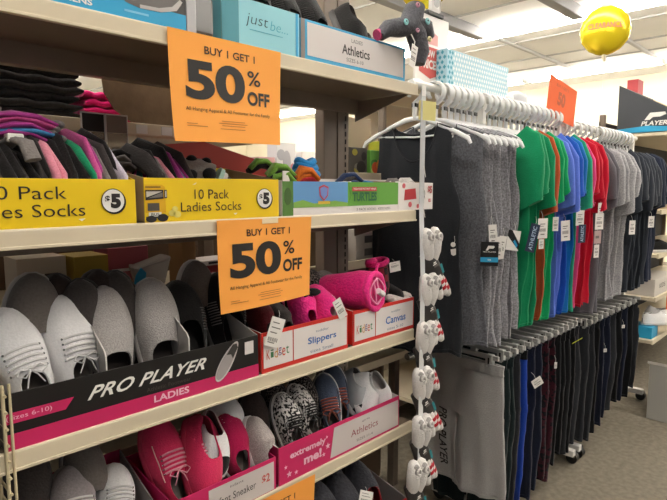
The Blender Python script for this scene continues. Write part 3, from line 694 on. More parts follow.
slip('brown spotted slipper behind the hot pink boot', 1.16, 1.225, zk+.05, 60, .16, 0, up=LEO, sole=GREYSOLE, lining=mat('grey_fur', '#8b827d', .9), L=.155, W=.09)
slip('mid grey slipper lying behind the hot pink boot', 1.235, 1.225, zk+.045, 55, .1, 0, up=DGUP, sole=GREYSOLE, L=.15, W=.09)
# hot pink boot lying on its side
t = thing('fuzzy_boot', 'hot pink fuzzy boot lying on its side with drawstring', 'boot', (1.262, 1.07, 1.185), gK)
b = MB(); path = [(-.085, .195, -.030), (-.08, .175, -.022), (-.065, .135, -.012), (-.045, .085, -.004), (-.02, .035, 0), (-.004, .004, 0), (0, -.006, 0)]
b.sweep(path, [.02, .040, .052, .057, .060, .060, .058], [.018, .038, .050, .055, .058, .060, .058], FZP, 24, (0, 0, 1), True); b.crumple(.007, 22, 3)
b.build('boot_shaft', t)
ax = Vector((.2, -.97, .06)).normalized(); u = Vector((0, 0, 1)); v = ax.cross(u).normalized(); u = v.cross(ax); e0 = Vector(path[-1])
b = MB(); b.sweep([e0+ax*.002+u*.053*cos(a)+v*.053*sin(a) for a in [2*PI*i/28 for i in range(28)]], .011, .010, FZP2, 8, ax, closed=True); b.crumple(.006, 30, 1); b.build('cuff', t)
b = MB(); b.add([e0+u*.05*cos(2*PI*i/20)+v*.05*sin(2*PI*i/20)+ax*.004 for i in range(20)], [tuple(range(20))], cloth('pink_lining_fleece', '#c4206c', var=.25, scale=60), False); b.build('lining', t)
SC_ = mat('pink_cord', '#f3a3c6', .7); c2 = e0+ax*.012
b = MB(); b.tube([c2+u*(.040*cos(a))+v*(.040*sin(a))+ax*.004*sin(3*a) for a in [2*PI*i/20 for i in range(20)]], .0022, SC_, 6, closed=True)
b.tube([c2+u*.042, c2+u*.02+v*.012+ax*.008, c2-u*.005+ax*.010], .0022, SC_, 5); b.tube([c2+u*.036+v*.02, c2+v*.024+ax*.008, c2-u*.03+v*.02+ax*.006], .0022, SC_, 5); b.tube([c2-u*.04+v*.01, c2-u*.02-v*.02+ax*.006, c2-u*.0-v*.03+ax*.006], .0022, SC_, 5); b.build('drawstring', t)
b = MB(); b.sweep([c2-u*.012-v*.016+ax*.010, c2+u*.004+v*.014+ax*.010], .0095, .0095, mat('white_toggle', '#eadfe2', .4), 10, (.3, .5, .8)); b.build('toggle', t)
b = MB(); b.sweep([e0+Vector((.012, .004, .055)), e0+Vector((.012, .0, .070)), e0+Vector((.016, -.002, .084))], .006, .004, FZP2, 6); b.build('pull_loop', t)
t = thing('plaid_bootie', 'red and black plaid bootie standing in the Canvas carton', 'boot', (1.40, 1.175, 1.12), gK)
PLAID = cloth('red_black_plaid', '#241516', var=.1, pattern='checker', c2='#7c1f2c', pscale=44)
b = MB(); b.sweep([(0, 0, -.05), (0, -.004, .02), (.004, -.002, .08), (.01, .0, .125)], [.05, .052, .046, .040], [.045, .045, .040, .034], PLAID, 18, (1, 0, 0)); b.ball((.0, -.035, -.02), .048, .06, .035, PLAID, 14, 8); b.build('shaft', t)
b = MB(); b.sweep([(.01+.036*cos(2*PI*i/20), .03*sin(2*PI*i/20), .128+.008*cos(2*PI*i/20)) for i in range(20)], .010, .009, FZP, 8, (0, 0, 1), closed=True); b.ball((-.02, .0, .133), .026, .022, .014, FZP, 10, 6, wob=.3); b.build('lining_cuff', t)
price_tag('price_tag', '', frame((.045, -.045, .132), (.95, -.25, .1), (-.08, .1, 1)), .045, .034, 3, t)
t = thing('fluffy_slipper', 'small white fluffy slipper in the right end of the Canvas carton', 'slipper', (1.437, 1.105, 1.128), gK)
WFL = cloth('white_fleece', '#ddd5d0', var=.1, scale=140, bump=1.)
b = MB(); b.sweep([(.038*cos(2*PI*i/20), .030*sin(2*PI*i/20), .006*cos(4*PI*i/20)) for i in range(20)], .016, .016, WFL, 8, (0, 0, 1), closed=True); b.build('cuff', t)
b = MB(); b.ball((0, 0, -.02), .042, .034, .03, WFL, 14, 8, wob=.15); b.build('foot', t)
slip('black slipper low between the hot pink boot and the white fluffy slipper', 1.375, 1.075, zk+.01, 50, .15, 0, up=BKUP, sole=DSOLE, L=.13, W=.07)
price_tag('price_tag', 'white price tag tilted over the corner of the Slippers carton', frame((.868, 1.046, 1.172), (.86, -.05, -.36), (.32, .0, .85)), .044, .075, 5)
price_tag('price_tag', 'cream price tag on the neon pink slippers', frame((1.085, 1.055, 1.185), (.75, -.1, .35), (-.35, .1, .8)), .03, .06, 4)
# ------------------------------------------------------------------ sock bundles in the yellow cartons
def SK(h, n, **k): return cloth('sock_'+n, h, var=.14, scale=260, **k)
SB = dict(black=SK('#1d1a1a', 'black'), grey=SK('#77716e', 'grey'), dgrey=SK('#433e3d', 'dgrey'), green=SK('#1f8f63', 'green'), mint=SK('#a8c9bd', 'mint'), pink=SK('#c2508e', 'pink'), lpink=SK('#d98a9c', 'lpink'), mag=SK('#a53a86', 'mag'),
          blue=SK('#3f7fb0', 'blue'), lav=SK('#c6bccb', 'lav'), white=SK('#d9d4d0', 'white'), teal=SK('#4f8fa0', 'teal'), red=SK('#a82530', 'red'), taupe=SK('#8a7d74', 'taupe'))
gY = 'packs of socks in the yellow cartons'
def arc_pack(label, x0, cols, dx=.0125, y=1.218, z=1.43, hgt=.165, drift=.03, r=.009, scale=1.):
    o = Vector((x0, y-.05, z+.004)); t = thing('sock_pack', label, 'socks', o, gY)
    for i, c in enumerate(cols):
        x = x0+i*dx; d_ = .006*sin(i*2.1); hh = (hgt+.012*sin(i*4.7+x0*50))*scale - .012*abs(i-len(cols)/2)/max(1, len(cols)/2)
        b = MB(); pts = [(x-.008, y+.03, z+.02), (x, y+.035, z+hh*.6), (x+.004, y+.02, z+hh*.92), (x+.01, y-.02+d_, z+hh), (x+.01+drift*.5, y-.075, z+hh*.86), (x+.01+drift*.85, y-.115+d_, z+hh*.55), (x+.01+drift, y-.125, z+.02)]
        pts = [Vector(p)-o for p in pts]
        b.sweep(pts, [r*.9, r, r*1.05, r*1.1, r*1.1, r, r*.9], [.016, .022, .022, .022, .022, .02, .016], SB[c], 14, (1, 0, 0)); b.crumple(.011, 24, i*3.1+x0*9); b.build('sock', t)
    return t
def flat_pack(label, x0, x1, y, z, cols, dz=.011, w=.05, tip=None):
    o = Vector(((x0+x1)/2, y, z)); t = thing('sock_pack', label, 'socks', o, gY)
    for i, c in enumerate(cols):
        zz = z+.008+i*dz; xa = x0+.012*sin(i*1.7); xb = x1+.010*sin(i*2.3+1); m = (xa+xb)/2
        b = MB(); pts = [Vector(p)-o for p in [(xa, y+.01, zz-.012), ((xa+m)/2, y, zz+.004), (m, y-.004, zz+.010), ((xb+m)/2, y-.01, zz+.006), (xb, y-.016, zz-.004)]]
        b.sweep(pts, [w*.6, w, w, w, w*.7], [.005, .007, .008, .008, .006], SB[c], 12, (0, 1, 0))
        b.crumple(.007, 26, i*1.3)
        if tip: b.ball(pts[-1], .014, w*.72, .009, SB[tip], 10, 6)
        b.build('sock', t)
    return t
arc_pack('pack of green, pink and grey socks at the right of the first yellow carton', .385, ['black', 'green', 'green', 'pink', 'mag', 'grey', 'dgrey', 'black', 'lav'], dx=.0098, hgt=.168)
arc_pack('pack of pale pink and black socks in the middle of the first yellow carton', .315, ['dgrey', 'black', 'lpink', 'lpink', 'black', 'black'], dx=.0105, hgt=.17)
flat_pack('flat pack of magenta and blue socks lying on top of the first yellow carton', .255, .395, 1.195, 1.566, ['black', 'dgrey', 'mag', 'blue', 'mag', 'pink', 'mag'], tip='grey', dz=.0092)
arc_pack('pack of black socks at the left front of the first yellow carton', .232, ['black', 'dgrey', 'black', 'black', 'dgrey', 'black'], dx=.0135, hgt=.150, r=.011)
flat_pack('dark sock pack with a red edge behind the black socks', .20, .30, 1.19, 1.565, ['black', 'dgrey', 'red'], dz=.010)
t = thing('sock_pack', 'grey sock bundle with white paper band in the first yellow carton', 'socks', (.312, 1.13, 1.575), gY)
b = MB(); b.sweep([(-.01, .03, .0), (0, 0, .014), (.012, -.03, .006), (.018, -.045, -.025)], .015, .008, SB['grey'], 10, (1, 0, 0)); b.build('sock', t); b = MB(); b.box(-.013, .015, -.012, .012, .008, .024, WHITE, .003); b.build('paper_band', t)
t = thing('sock_pack', 'pale plastic wrapped sock bundle at the far left edge behind the magenta socks', 'socks', (.30, 1.30, 1.66), gY)
b = MB(); b.ball((0, 0, 0), .035, .03, .028, mat('crumpled_plastic', '#b9b2ad', .3), 14, 9, wob=.4, seed=3); b.build('wrapping', t); b = MB(); b.ball((-.02, -.012, -.012), .03, .025, .02, SB['lpink'], 12, 8, wob=.3); b.build('sock', t)
arc_pack('pack of dark socks with magenta and teal stripes in the bus carton', .545, ['dgrey', 'black', 'grey', 'lpink', 'black', 'mag', 'teal', 'mag', 'dgrey'], dx=.0095, hgt=.15, drift=.035)
t = thing('sock_pack', 'grey sock roll with dark ovals and mint bands in the bus carton', 'socks', (.69, 1.15, 1.50), gY)
ARG = SK('#8a827e', 'argyle')
b = MB(); pts = [(-.055, .03, -.01), (-.04, .02, .02), (-.01, .01, .03), (.02, .0, .028), (.045, -.012, .018)]
b.sweep(pts, [.03, .045, .05, .05, .045], [.03, .038, .042, .042, .04], ARG, 18, (0, 1, 0))
for (x, y, z, r) in ((-.02, -.036, .030, .016), (.02, -.048, .032, .019), (-.005, -.012, .066, .014), (.03, -.02, .062, .013)): b.ball((x, y, z), r, .010, r*.8, SB['black'], 12, 7)
b.build('sock', t)
b = MB()
for i, c in enumerate(('mint', 'white', 'dgrey', 'mint')):
    k = .05+i*.0085; b.sweep([(k, -.014-.003*i, .015-.006*i), (k+.008, -.017-.003*i, .010-.006*i)], .044-.004*i, .040-.004*i, SB[c], 18, (0, 1, 0))
b.build('striped_cuff', t)
flat_pack('grey sock pack lying at the back between the two yellow cartons', .50, .56, 1.2, 1.535, ['dgrey', 'grey', 'black'], dz=.012, w=.035)

gW = 'kids socks in the green and blue carton'
def wad(label, x, y, z, r, cols, seed, bandcard=False, g=gW):
    t = thing('sock_pair', label, 'socks', (x, y, z), g)
    for i, c in enumerate(cols):
        b = MB(); b.sweep([(-r*1.1+.006*i, .01, -r*.5+i*.012), (-r*.4, 0, r*.15+i*.011), (r*.4, -.008, r*.2+i*.010), (r*1.1-.004*i, -.02, -r*.4+i*.010)], [r*.5, r*.62, r*.6, r*.42], [r*.24, r*.3, r*.3, r*.22], SB[c] if isinstance(c, str) else c, 18, (0, 1, 0)); b.crumple(.010, 30, seed*2.3+i); b.build('sock', t)
    if bandcard:
        b = MB(); b.box(-.012, .013, -r*.75, -r*.68, -r*.4, r*.55, WHITE, .002); b.build('paper_band', t)
    return t
ORS = SK('#c2641f', 'orange'); GRS = SK('#6f9a3f', 'lime'); BLS = SK('#2f86c4', 'sky'); NAV = SK('#27375c', 'navy')
wad('lime green kids socks with a white band at the left of the green carton', .945, 1.13, 1.525, .036, [GRS, 'black', GRS], 1, True)
wad('orange kids socks behind the blue end of the green carton', 1.035, 1.13, 1.517, .038, ['red', ORS, ORS], 2)
t = thing('sock_pair', 'coiled bright blue kids socks above the shield picture', 'socks', (1.085, 1.18, 1.545), gW)
for k in range(3):
    b = MB(); b.sweep([((.036-.006*k)*cos(2*PI*i/18), (.030-.005*k)*sin(2*PI*i/18), .014*k+.006*sin(4*PI*i/18+k)) for i in range(18)], .011, .012, BLS, 8, (0, 0, 1), closed=True); b.build('sock', t)
wad('dark kids socks with a green toe behind the lime pair', .935, 1.20, 1.555, .03, ['black', GRS], 3)
wad('grey kids socks in the middle of the green carton', 1.20, 1.14, 1.50, .03, ['grey', 'white'], 4, True)
wad('navy kids socks right of the rear post', 1.27, 1.18, 1.51, .038, [NAV, 'dgrey', NAV], 5)
wad('black and blue kids socks at the right of the green carton', 1.33, 1.16, 1.50, .03, ['black', BLS], 6, True)
wad('white kids socks in the red printed carton', 1.43, 1.13, 1.505, .03, ['white', 'grey'], 7, True)
wad('white and grey kids socks at the outer end of the red printed carton', 1.50, 1.13, 1.505, .03, ['white', 'white'], 8, True)

# ------------------------------------------------------------------ goods on the shelving behind
def folded(label, x0, x1, y0, y1, z, h, m, group, seed):
    b = MB(); rr = random.Random(seed); k = rr.uniform(-.004, .004)
    n = 14; rows = []
    for j in range(n+1):
        x = lerp(x0, x1, j/n); e = 1-.0*j; w_ = .0025*sin(j*1.3+seed)
        ry = (y1-y0)/2; cy = (y0+y1)/2+k; rz = h/2*(1 if 0 < j < n else .55)
        rows.append([(x, cy+ry*math.copysign(abs(cos(a))**.45, cos(a)), z+h/2+w_+rz*math.copysign(abs(sin(a))**.6, sin(a))) for a in [2*PI*i/20 for i in range(20)]])
    b.grid(rows, m, cu=True); 
    for row in (rows[0], rows[-1]): b.add(row, [tuple(range(20))], m, False)
    o = Vector(((x0+x1)/2, (y0+y1)/2, z)); b.v = [tuple(Vector(v)-o) for v in b.v]
    ob = b.build('folded_garment', None, Matrix.Translation(o)); tag(ob, label, 'clothing', group); return ob
BKF = cloth('black_fleece_fold', '#232021', var=.25, scale=90, bump=.8); PKF = cloth('hot_pink_fold', '#d81b72', var=.12, scale=90, bump=.5)
wheres = ['lowest', 'second from the bottom', 'third from the bottom', 'fourth from the bottom', 'second from the top', 'topmost']
for i in range(6): folded('black folded garment, %s of the black pile behind the sock cartons' % wheres[i], .33+.006*(i % 2), .553-.005*(i % 3), 1.41, 1.60, 1.668+i*.0195, .0205, BKF, 'black folded garments in a pile', i)
for i, wv in enumerate(['lowest', 'second from the bottom', 'third from the bottom', 'topmost']): folded('hot pink folded garment, %s of the pink pile beside the black pile' % wv, .564-.004*(i % 2), .735-.022*i, 1.43, 1.60, 1.668+i*.0195, .0205, PKF, 'hot pink folded garments in a pile', i+9)
b = MB(); RIB = card('ribbed_white_plastic', '#c9c6c3', .4)
b.box(-.05, .055, .0, .004, 0, .075, RIB, 0)
for i in range(16): b.cyl((-.048+i*.0066, -.001, 0), (-.048+i*.0066, -.001, .075), .0022, RIB, 6)
tag(b.build('ribbed_panel', None, Matrix.Translation((.615, 1.62, 1.70))), 'white ribbed panel above the hot pink folded pile', 'panel')
b = MB(); bo = [(.585, 1.79), (.59, 1.74), (.615, 1.70), (.66, 1.672), (.72, 1.662), (1.0, 1.662), (1.0, 1.79)]
b.poly([(x-.8, z-1.66) for x, z in bo], cloth('brown_cardboard', '#7c664e', var=.1, scale=40), frame((0, 0, 0), (1, 0, 0), (0, 0, 1)), 0, .004)
tag(b.build('cardboard_sheet', None, Matrix.Translation((.8, 1.384, 1.657))), 'brown cardboard sheet with curved corner standing behind the upper sock shelf', 'cardboard')
b = MB(); b.poly([(-.27, .115), (-.06, .14), (.2, .08), (.235, 0), (-.3, 0)], card('brick_card', '#a8372c', .6), frame((0, 0, 0), (1, 0, 0), (0, -.1, 1)), 0, .004)
tag(b.build('cardboard_sheet', None, Matrix.Translation((.87, 1.297, S2+.055))), 'dark red cardboard standing behind the bus carton', 'cardboard')
b = MB(); b.box(0, .18, 0, .005, 0, .24, card('tan_board', '#97836d', .7), .001); tag(b.build('cardboard_sheet', None, Matrix.Translation((1.61, 1.535, 1.547))), 'tan board standing behind the toy boxes', 'cardboard')
for (x, nm, c, lb) in ((.497, 'sign_holder', card('holder_black', '#191716', .3), 'small black card in a clear holder standing behind the socks'), (.552, 'sign_holder', card('holder_taupe', '#75665a', .4), 'small taupe card in a clear holder beside the black one')):
    t = thing(nm, lb, 'sign holder', (x+.026, 1.29, 1.585)); b = MB(); b.box(-.025, .025, 0, .002, .045, .085, c, 0); b.build('card', t)
    b = MB(); E_ = mat('clear_edge', '#cfcac4', .2)
    b.box(-.027, -.025, -.002, .004, -.0, .087, E_, 0); b.box(.025, .027, -.002, .004, -.0, .087, E_, 0); b.box(-.027, .027, -.002, .004, .085, .088, E_, 0); b.box(-.027, .027, .0, .002, .0, .044, mat('clear_film', '#a59d95', .2, trans=.7), 0); b.box(-.012, .012, .002, .006, -.06, .012, E_, 0); b.build('holder', t)
# toys on the right
def small_box(name, label, x0, x1, y0, y1, z0, z1, m, front=None, cat='box', group=None):
    o = Vector(((x0+x1)/2, (y0+y1)/2, z0)); T = Matrix.Translation(-o); b = MB(); b.box(x0, x1, y0, y1, z0, z1, m, .0015, T)
    t = thing(name, label, cat, o, group); b.build('carton', t)
    if front: b = MB(); front(b, T @ FR(y0), x0, x1, z0, z1); b.build('printed_front', t)
    return t
def blobs(cols, seed, n=5):
    def f(b, T, x0, x1, z0, z1):
        rr = random.Random(seed)
        for i in range(n):
            w_, h_ = (x1-x0)*rr.uniform(.12, .28), (z1-z0)*rr.uniform(.1, .24)
            b.disc(rr.uniform(x0+w_, x1-w_), rr.uniform(z0+h_, z1-h_), w_, h_, card('toy_'+cols[i % len(cols)][1:], cols[i % len(cols)]), T, .0005+.0004*i, .0003, 14)
    return f
gT = 'toy boxes behind the second shelf'
small_box('toy_box', 'dark grey and yellow toy box right of the slotted rear post', 1.53, 1.635, 1.42, 1.52, 1.545, 1.655, card('toy_dark', '#5b5650'), blobs(['#b9b04a', '#3a3633', '#8d8a80'], 4), 'toy', gT)
small_box('toy_box', 'green toy box with orange picture behind the second shelf', 1.642, 1.75, 1.41, 1.52, 1.545, 1.648, card('toy_green', '#5f9a3c'), blobs(['#d58a2c', '#35702c', '#b7cf7a', '#c9542c'], 7), 'toy', gT)
small_box('toy_box', 'yellow toy box with pink and blue picture beside the black tank top', 1.757, 1.90, 1.41, 1.52, 1.545, 1.692, card('toy_yellow', '#a8a832'), blobs(['#c2417a', '#3c7fc4', '#d94f3a', '#7fae3a', '#5b4aa0'], 12, 7), 'toy', gT)
# third level, behind the shoes
gR = 'goods on the rear shelf behind the shoe cartons'
def tstripes(b, T, x0, x1, z0, z1):
    b.rect(x0+.02, z0+.062, (x1-x0)-.04, .018, card('brown_print', '#4a3a30'), T); b.rect(x0+.02, z0+.02, (x1-x0)-.04, .03, card('pale_brown_print', '#a3917f'), T); b.rect(x0+(x1-x0)*.48, z0+.062, .006, .018, card('label_white', '#e5dedb'), T, .001, .0005)
small_box('goods_box', 'off white printed box behind the white sneakers', .375, .485, 1.40, 1.50, 1.215, 1.335, card('aged_white', '#b8aa98', .7), tstripes, group=gR)
small_box('goods_box', 'mustard yellow box behind the dark brown slip on shoes', .50, .585, 1.39, 1.50, 1.215, 1.33, card('mustard', '#a58a2c', .7), lambda b, T, x0, x1, z0, z1: b.disc((x0+x1)/2, z0+.05, .022, .014, card('mustard_print', '#7a5f22'), T), group=gR)
small_box('goods_box', 'dusky pink box behind the pale grey shoes', .60, .715, 1.43, 1.52, 1.215, 1.34, card('dusky_pink', '#a3505c', .6), lambda b, T, x0, x1, z0, z1: b.rect(x0+.01, z0+.06, .09, .008, card('label_white', '#e5dedb'), T), group=gR)
t = thing('goods_bag', 'clear crumpled plastic bag with a blue patch behind the pale grey shoes', 'bag', (.70, 1.40, 1.25), gR)
b = MB(); b.box(-.055, .055, -.02, .02, -.035, .06, mat('crinkle_bag', '#c9c3be', .12, trans=.5), .012, seg=3); b.crumple(.03, 16, 5); b.build('bag', t); b = MB(); b.poly([(-.06, .0), (-.045, -.02), (-.03, -.01), (-.025, .025), (-.04, .04), (-.055, .02)], BLUEC, frame((0, -.034, 0), (1, 0, 0), (0, 0, 1))); b.build('blue_patch', t)
small_box('goods_box', 'tall tan box behind the black slip on shoes', .815, .86, 1.42, 1.50, 1.215, 1.38, card('tan_box', '#8b6a3f', .7), group=gR)
small_box('goods_box', 'flat white box with black print on a red carton behind the shoes', .87, .99, 1.40, 1.50, 1.268, 1.283, card('label_white', '#e5dedb'), lambda b, T, x0, x1, z0, z1: b.rect(x0+.02, z0+.004, .05, .007, BLACKINK, T), group=gR)
small_box('goods_box', 'red carton behind the black slip on shoes', .86, 1.02, 1.40, 1.52, 1.215, 1.266, card('dull_red', '#8f2423', .6), lambda b, T, x0, x1, z0, z1: [b.disc(x0+.02+.022*i, z0+.012+.018*(i % 2), .004, .004, card('polka_pink', '#cf5a63'), T) for i in range(7)], group=gR)
small_box('goods_box', 'dull green box behind the lower sale sign', 1.03, 1.13, 1.40, 1.5, 1.215, 1.33, card('dull_green', '#5e6b3c', .7), group=gR)
small_box('goods_box', 'grey parts drawer box with two dark openings seen above the hot pink boot', 1.55, 1.78, 1.40, 1.50, 1.215, 1.34, card('drawer_grey', '#b4aca5', .6), lambda b, T, x0, x1, z0, z1: [b.rect(x0+.05, z0+.02+.05*i, .10, .028, card('drawer_dark', '#4d4a49'), T) for i in range(2)], group=gR)
small_box('goods_box', 'brown box deep behind the hot pink boot', 1.32, 1.50, 1.44, 1.52, 1.215, 1.36, card('brown_card', '#6d5a48', .8), group=gR)

# ------------------------------------------------------------------ on top of the shelf: shoes above the athletics carton
gA = 'dark shoes in the athletics carton'
def tsh(label, x, y, z, ti, le, roll, flip=False, **k): return make_shoe('slip_on_shoe', label, 'shoe', lean_M((x, y, z), ti, le, roll, flip), group=gA, **k)
for i_, (xx, lb) in enumerate(((.80, 'black slip on shoe above the left half of the teal carton'), (.90, 'black slip on shoe above the right edge of the teal carton'), (1.0, 'black ribbed slip on shoe above the left edge of the white athletics carton'), (1.10, 'black ribbed slip on shoe above the athletics lettering'))):
    tsh(lb, xx, 1.19, S1+.012, 74, .12, -8+6*i_, up=BKUP, sole=DSOLE, elastic=mat('elastic_dark', '#3a3736', .8) if i_ > 1 else None, L=.235, W=.10)
tsh('black shoe with grey lining standing heel up at the right of the athletics lettering', 1.27, 1.26, S1+.215, 55, .1, 20, True, up=BKUP, sole=DSOLE, lining=LING, L=.22, W=.095)
tsh('dark grey shoe lying low at the right end of the athletics carton', 1.30, 1.16, S1+.07, 22, .8, 0, up=DKUP, sole=DSOLE, lining=LINB, L=.17, W=.085)
t = thing('fleece_slipper', 'dark grey fleece slipper with pastel patches draped over the top shelf end', 'slipper', (1.345, 1.03, 1.95))
FL = cloth('slate_fleece', '#56565b', var=.18, scale=160, bump=.9)
b = MB(); b.sweep([(-.085, .02, -.012), (-.06, .01, .012), (-.02, 0, .02), (.01, -.01, .028), (.03, -.012, .062), (.045, -.01, .09)], [.02, .030, .033, .034, .036, .032], [.016, .024, .028, .03, .03, .026], FL, 16, (0, 1, 0))
b.sweep([(.015, -.012, .04), (.045, -.016, .01), (.062, -.018, -.04), (.056, -.018, -.075)], [.030, .032, .030, .02], [.026, .03, .028, .018], FL, 16, (0, 1, 0))
b.sweep([(.03, -.012, .04), (.08, -.016, .035), (.105, -.018, .01)], [.028, .034, .022], [.022, .028, .02], FL, 14, (0, 1, 0)); b.build('body', t)
b = MB()
for (x, z, y, r, c) in ((.058, .045, -.047, .012, '#8fc7c9'), (.066, -.005, -.050, .010, '#d9cf9f'), (-.03, .028, -.034, .011, '#8fc7c9'), (.02, .085, -.038, .010, '#d59ab0'), (.01, .01, -.046, .008, '#d59ab0')):
    b.ball((x, y, z), r, .004, r*.85, cloth('patch_'+c[1:], c), 10, 6); b.ball((x-.003, y-.004, z+.001), r*.25, .002, r*.25, BLKP, 6, 4)
b.build('patches', t)
b = MB(); b.sweep([(-.098, .02, -.012), (-.088, .02, -.008)], .016, .014, cloth('pale_pink_fleece', '#cf4f7e'), 12); b.build('toe_trim', t); b = MB(); b.sweep([(.10, -.016, .03), (.118, -.014, .045), (.122, -.012, .065)], [.012, .010, .005], [.010, .008, .005], cloth('peach_fleece', '#d9a9a0'), 10); b.build('ear_trim', t)
b = MB(); b.tube([(.0, -.03, 0), (.012, -.035, -.02), (.004, -.036, -.045)], .002, WHITE, 5); b.build('tag_loop', t)
price_tag('price_tag', '', frame((.0, -.045, -.035), (.95, 0, -.25), (.25, 0, .95)), .03, .065, 4, t, False)

# ------------------------------------------------------------------ sock packs hanging on the clip strip
t = thing('clip_strip', 'clear plastic strip hanging from the shelf corner with sock packs', 'strip', (1.462, 1.035, 1.81))
b = MB(); STR = mat('strip_plastic', '#dfe0e2', .25, trans=.25)
b.box(-.0125, .0125, -.001, .001, -.36, .0, STR, 0); b.box(-.011, .011, -.002, .0, -.02, .012, WHITE, .001); b.build('upper_strip', t)
LO = [(0, -.36), (-.015, -.6), (-.045, -.9), (-.075, -1.23)]
b = MB(); b.grid([[(x+sx*.012, -.022*i-.0, z) for sx in (-1, 1)] for i, (x, z) in enumerate(LO)], STR, smooth=False); b.grid([[(x+sx*.012, -.022*i+.0012, z) for sx in (-1, 1)] for i, (x, z) in enumerate(LO)], STR, smooth=False); b.build('lower_strip', t)
b = MB()
for z in (-.24, -.31, -.37): b.tube([(.006, -.003, z), (.004, -.008, z-.02), (.012, -.006, z-.035)], .0012, WHITE, 4)
b.build('hooks', t)
b = MB(); b.box(-.032, .032, -.0008, .0006, -.03, .03, card('sticky_yellow', '#e6dc93', .8), 0); 
tag(b.build('sticky_note', None, frame((1.475, 1.028, 1.745), (.93, -.36, -.03), (0, 0, 1)) @ Matrix.Rotation(PI/2, 4, 'X')), 'pale yellow sticky note on the clear strip in front of the black tank top', 'note')
SOCKW = cloth('white_rib_sock', '#dedad6', var=.06, scale=200, bump=.5); SOCKG = cloth('heel_grey_sock', '#a19d9a', var=.12); SRED = cloth('stripe_red_sock', '#b3202e', var=.08); SBK = cloth('stripe_black_sock', '#1f1d1e', var=.1)
SLAB = card('label_charcoal', '#2f2c2b', .35)
def sock_pack(M, label):
    t = thing('sock_pack', label, 'socks', group='sock packs on the hanging strip', M=M)
    # folded cuffs at the top: a domed white bundle with two curled grey heels
    for sx in (-1, 1):
        b = MB(); o_ = sx*.0155
        b.sweep([(o_*.5, 0, -.078), (o_*.7, -.004, -.062), (o_*.95, -.009, -.040), (o_, -.011, -.015), (o_, -.010, .008), (o_, -.004, .022), (o_, .0, .027)], [.012, .016, .0195, .0205, .0195, .014, .005], [.010, .014, .017, .0175, .017, .012, .004], SOCKW, 16, (1, 0, 0)); b.crumple(.003, 60, sx); cu_ = b.build('cuff', t)
        b = MB(); c = Vector((o_, -.0275, .002))
        b.ball((o_, -.0185, .002), .0145, .0105, .020, SOCKG, 14, 8)
        b.sweep([c+Vector((.0125*cos(a)*(1-.07*i_), -.0006*i_, .018*sin(a)*(1-.07*i_))) for i_, a in enumerate([-1.9+.62*k_ for k_ in range(13)])], .0034, .0030, SOCKW, 6, (0, 1, 0)); b.build('heel', cu_)
    T = frame((.012, -.012, -.085), (.93, -.1, .36), (-.36, 0, .93))
    b = MB(); b.sweep([(-.014, .004, -.045), (-.004, -.004, -.07), (.010, -.004, -.10), (.022, 0, -.125)], [.024, .028, .030, .030], [.013, .016, .016, .013], SLAB, 16, (1, 0, 0))
    L2 = frame((.004, -.0225, -.088), (.93, 0, .36), (-.36, -.05, .93))
    b.rect(-.008, .010, .014, .003, INKW, L2, .0006, .0003); b.rect(-.006, .002, .017, .006, card('print_grey', '#6d6762'), L2, .0006, .0003); b.rect(-.004, .015, .01, .004, INKW, L2, .0006, .0003); b.rect(.018, -.03, .008, .03, card('label_teal', '#2f8c94'), L2, -.002, .001)
    b.build('label', t)
    specs = [(-.022, -.012, .0125, None), (-.001, -.018, .0135, SBK), (.021, -.010, .0135, SRED), (.040, -.002, .0130, SRED)]
    for i, (dx, dy, r, st) in enumerate(specs):
        ln = .060+.008*(i % 2); x0 = .004+dx*.75; z0 = -.115+.0*i
        P = lambda q: Vector((x0+(.018+dx*.42)*q, dy, z0-ln*q))
        b = MB(); b.sweep([P(0), P(.3), P(.6), P(.85), P(1.0), P(1.06)], [r*.8, r, r*1.02, r, r*.75, r*.3], [r*.6, r*.75, r*.8, r*.75, r*.6, r*.2], SOCKW, 12, (1, 0, 0))
        if st:
            for q in ((.26, .56) if st is SRED else (.42,)): b.sweep([P(q), P(q+.16)], r*1.06, r*.86, st, 12, (1, 0, 0))
        b.build('toe', t)
    return t
words = ['topmost', 'second from the top', 'third from the top', 'fourth from the top', 'second from the bottom', 'lowest']
cents = [(1.497, 1.028, 1.338), (1.478, 1.02, 1.19), (1.455, 1.01, 1.035), (1.428, 1.002, .888), (1.41, .99, .735), (1.37, .975, .602)]
first = None
for i, c in enumerate(cents):
    Mx = Matrix.Translation(c) @ Matrix.Rotation(math.radians(-14+3*((i*5) % 3)), 4, 'Z') @ Matrix.Rotation(math.radians(4*((i % 3)-1)), 4, 'Y') @ Matrix.Scale(1.13, 4)
    lb = 'white sock pack with black label, %s on the hanging strip' % words[i]
    if first is None: first = sock_pack(Mx, lb)
    else: copy_thing(first, Mx, lb)
